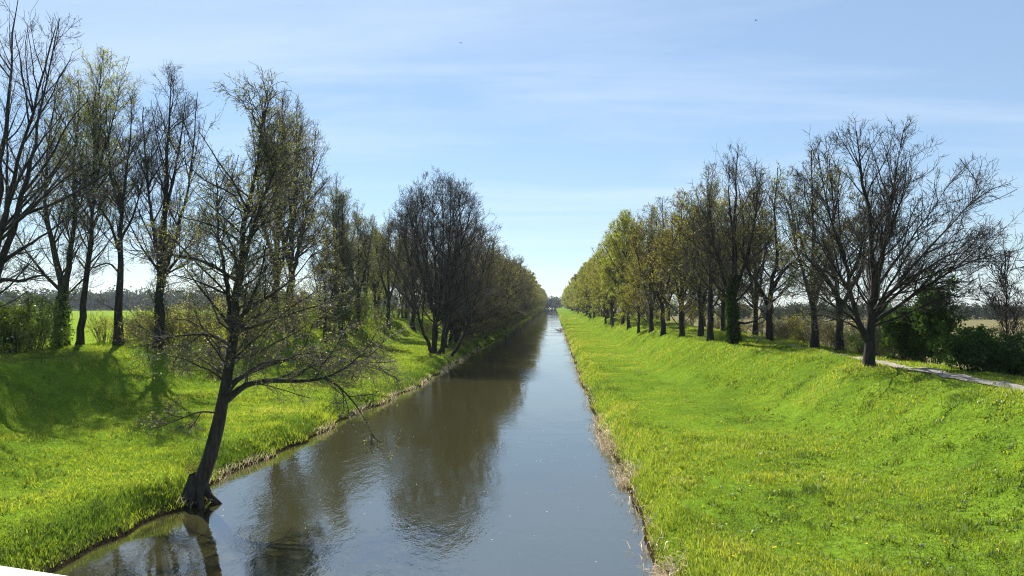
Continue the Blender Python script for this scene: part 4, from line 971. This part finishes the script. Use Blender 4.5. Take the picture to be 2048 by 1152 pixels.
# ------------------------------------------------------------------ birds far off in the sky
def bird(loc, rz, sc, lab):
    prof = [(-.2, 0, 0, .005), (-.12, 0, .0, .035), (0, 0, .01, .055), (.1, 0, .015, .045), (.16, 0, .03, .035), (.2, 0, .03, .012), (.235, 0, .025, .003)]
    P = np.array([[p_[:3] for p_ in prof]]); Rr = np.array([[p_[3] for p_ in prof]])
    o = obj('bird', mesh_np('bird_body', *tubes(P, Rr, 8), mat=BARK, smooth=True), loc=loc)
    o.rotation_euler = (0, 0, rz); o.scale = (sc,) * 3
    tag(o, lab, 'bird')
    for s in (1, -1):
        V = [(.1, s * .03, .03), (-.06, s * .03, .03), (.12, s * .22, .14), (-.05, s * .2, .13), (.02, s * .45, .1), (-.06, s * .42, .1)]
        V2 = [(x, y_, z + .008) for x, y_, z in V]
        q = [(0, 1, 3, 2), (2, 3, 5, 4), (6, 8, 9, 7), (8, 10, 11, 9), (0, 2, 8, 6), (2, 4, 10, 8), (4, 5, 11, 10), (5, 3, 9, 11), (3, 1, 7, 9), (1, 0, 6, 7)]
        obj('wing', mesh_np('bird_wing', V + V2, q, mat=BARK), o)
    V = [(-.17, .03, 0), (-.17, -.03, 0), (-.32, -.06, 0), (-.32, .06, 0)]
    V2 = [(x, y_, z + .01) for x, y_, z in V]
    obj('tail', mesh_np('bird_tail', V + V2, [(0, 1, 2, 3), (7, 6, 5, 4), (0, 4, 5, 1), (1, 5, 6, 2), (2, 6, 7, 3), (3, 7, 4, 0)], mat=BARK), o)
bird((-10.05, 80, 33.8), 2.3, .55, 'small dark bird high in the blue sky above the canal')
bird((21.5, 80, 35.6), 2.6, .5, 'tinier dark bird high in the sky toward the right')

# ------------------------------------------------------------------ light, sky, haze, camera
SUN_EL, SUN_AZ = R(43), R(27)       # azimuth measured to the left of the canal line (+Y)
w = bpy.data.worlds.new("World"); scn.world = w; w.use_nodes = True
nt = w.node_tree
bg = nt.nodes['Background']
sky = nt.nodes.new('ShaderNodeTexSky'); sky.sky_type = 'NISHITA'; sky.sun_disc = False
sky.sun_elevation = SUN_EL; sky.sun_rotation = -SUN_AZ
sky.air_density = 1.0; sky.dust_density = 0.05; sky.ozone_density = 1.0
tc = nt.nodes.new('ShaderNodeTexCoord')
sp = nt.nodes.new('ShaderNodeSeparateXYZ'); nt.links.new(tc.outputs['Generated'], sp.inputs[0])
zc = N(nt, 'ShaderNodeMath', operation='MAXIMUM'); zc.inputs[1].default_value = .02; nt.links.new(sp.outputs['Z'], zc.inputs[0])
za = N(nt, 'ShaderNodeMath', operation='ADD'); za.inputs[1].default_value = .08; nt.links.new(zc.outputs[0], za.inputs[0])
dx = N(nt, 'ShaderNodeMath', operation='DIVIDE'); dy = N(nt, 'ShaderNodeMath', operation='DIVIDE')
nt.links.new(sp.outputs['X'], dx.inputs[0]); nt.links.new(za.outputs[0], dx.inputs[1]); nt.links.new(sp.outputs['Y'], dy.inputs[0]); nt.links.new(za.outputs[0], dy.inputs[1])
cb = N(nt, 'ShaderNodeCombineXYZ'); nt.links.new(dx.outputs[0], cb.inputs[0]); nt.links.new(dy.outputs[0], cb.inputs[1])
mp = N(nt, 'ShaderNodeMapping'); mp.inputs['Rotation'].default_value = (0, 0, R(24)); mp.inputs['Scale'].default_value = (.34, 1.3, 1); mp.inputs['Location'].default_value = (3.1, 1.4, 0)
nt.links.new(cb.outputs[0], mp.inputs['Vector'])
cn = N(nt, 'ShaderNodeTexNoise', Scale=.85, Detail=8.0, Roughness=.58, Distortion=.5); nt.links.new(mp.outputs[0], cn.inputs['Vector'])
cr = N(nt, 'ShaderNodeMapRange'); cr.inputs[1].default_value = .46; cr.inputs[2].default_value = .74; cr.inputs[3].default_value = 0; cr.inputs[4].default_value = .5
nt.links.new(cn.outputs[0], cr.inputs[0])
mx = N(nt, 'ShaderNodeMix', data_type='RGBA'); nt.links.new(cr.outputs[0], mx.inputs[0]); skt = N(nt, 'ShaderNodeMix', data_type='RGBA', blend_type='MULTIPLY'); skt.inputs[0].default_value = 1; skt.inputs[7].default_value = (.88, 1.0, 1.09, 1)
nt.links.new(sky.outputs[0], skt.inputs[6]); veil = N(nt, 'ShaderNodeMix', data_type='RGBA'); veil.inputs[0].default_value = .48; veil.inputs[7].default_value = (3.5, 4.75, 6.5, 1)   # thin even high haze
nt.links.new(skt.outputs[2], veil.inputs[6]); nt.links.new(veil.outputs[2], mx.inputs[6])
mx.inputs[7].default_value = (6.6, 7.5, 8.4, 1)
nt.links.new(mx.outputs[2], bg.inputs[0])
bg.inputs[1].default_value = .0515

sl = bpy.data.lights.new('sun', 'SUN'); sl.energy = 5.0; sl.angle = R(.53); sl.color = (1, .95, .87)
so = bpy.data.objects.new('sun', sl); col.objects.link(so)
dv = Vector((-math.sin(SUN_AZ) * math.cos(SUN_EL), math.cos(SUN_AZ) * math.cos(SUN_EL), math.sin(SUN_EL)))
so.rotation_euler = dv.to_track_quat('Z', 'Y').to_euler(); so.location = (0, 0, 60)

m, nt, out = new_mat('haze_air')
vol = N(nt, 'ShaderNodeVolumePrincipled'); vol.inputs['Color'].default_value = (.75, .86, 1, 1); vol.inputs['Density'].default_value = .0001; vol.inputs['Anisotropy'].default_value = .3
nt.links.new(vol.outputs[0], out.inputs['Volume'])
hz = [(-1600, -60, -2.3), (1600, -60, -2.3), (1600, 1000, -2.3), (-1600, 1000, -2.3), (-1600, -60, 38), (1600, -60, 38), (1600, 1000, 38), (-1600, 1000, 38)]
tag(obj('haze', mesh_np('haze', hz, [(3, 2, 1, 0), (4, 5, 6, 7), (0, 1, 5, 4), (1, 2, 6, 5), (2, 3, 7, 6), (3, 0, 4, 7)], mat=m)), 'thin blue spring haze over the far trees', 'haze', kind='stuff')

cam = bpy.data.cameras.new('camera'); cam.sensor_width = 36; cam.lens = 26.19; cam.clip_end = 6000; cam.clip_start = .05
co = bpy.data.objects.new('camera', cam); col.objects.link(co)
co.location = (0, 0, CAM_Z); co.rotation_euler = (R(90 + 1.19), 0, R(3.23))
scn.camera = co
vs = scn.view_settings
vs.view_transform = 'Standard'; vs.look = 'None'; vs.exposure = 1.36; vs.gamma = 1
scn.cycles.use_denoising = True; scn.cycles.denoising_prefilter = 'NONE'; scn.cycles.filter_width = 1.1; scn.cycles.use_adaptive_sampling = False; scn.cycles.sample_clamp_indirect = 4.0
scn.cycles.max_bounces = 8; scn.cycles.transparent_max_bounces = 8; scn.cycles.volume_bounces = 0
scn.cycles.diffuse_bounces = 4; scn.cycles.transmission_bounces = 4
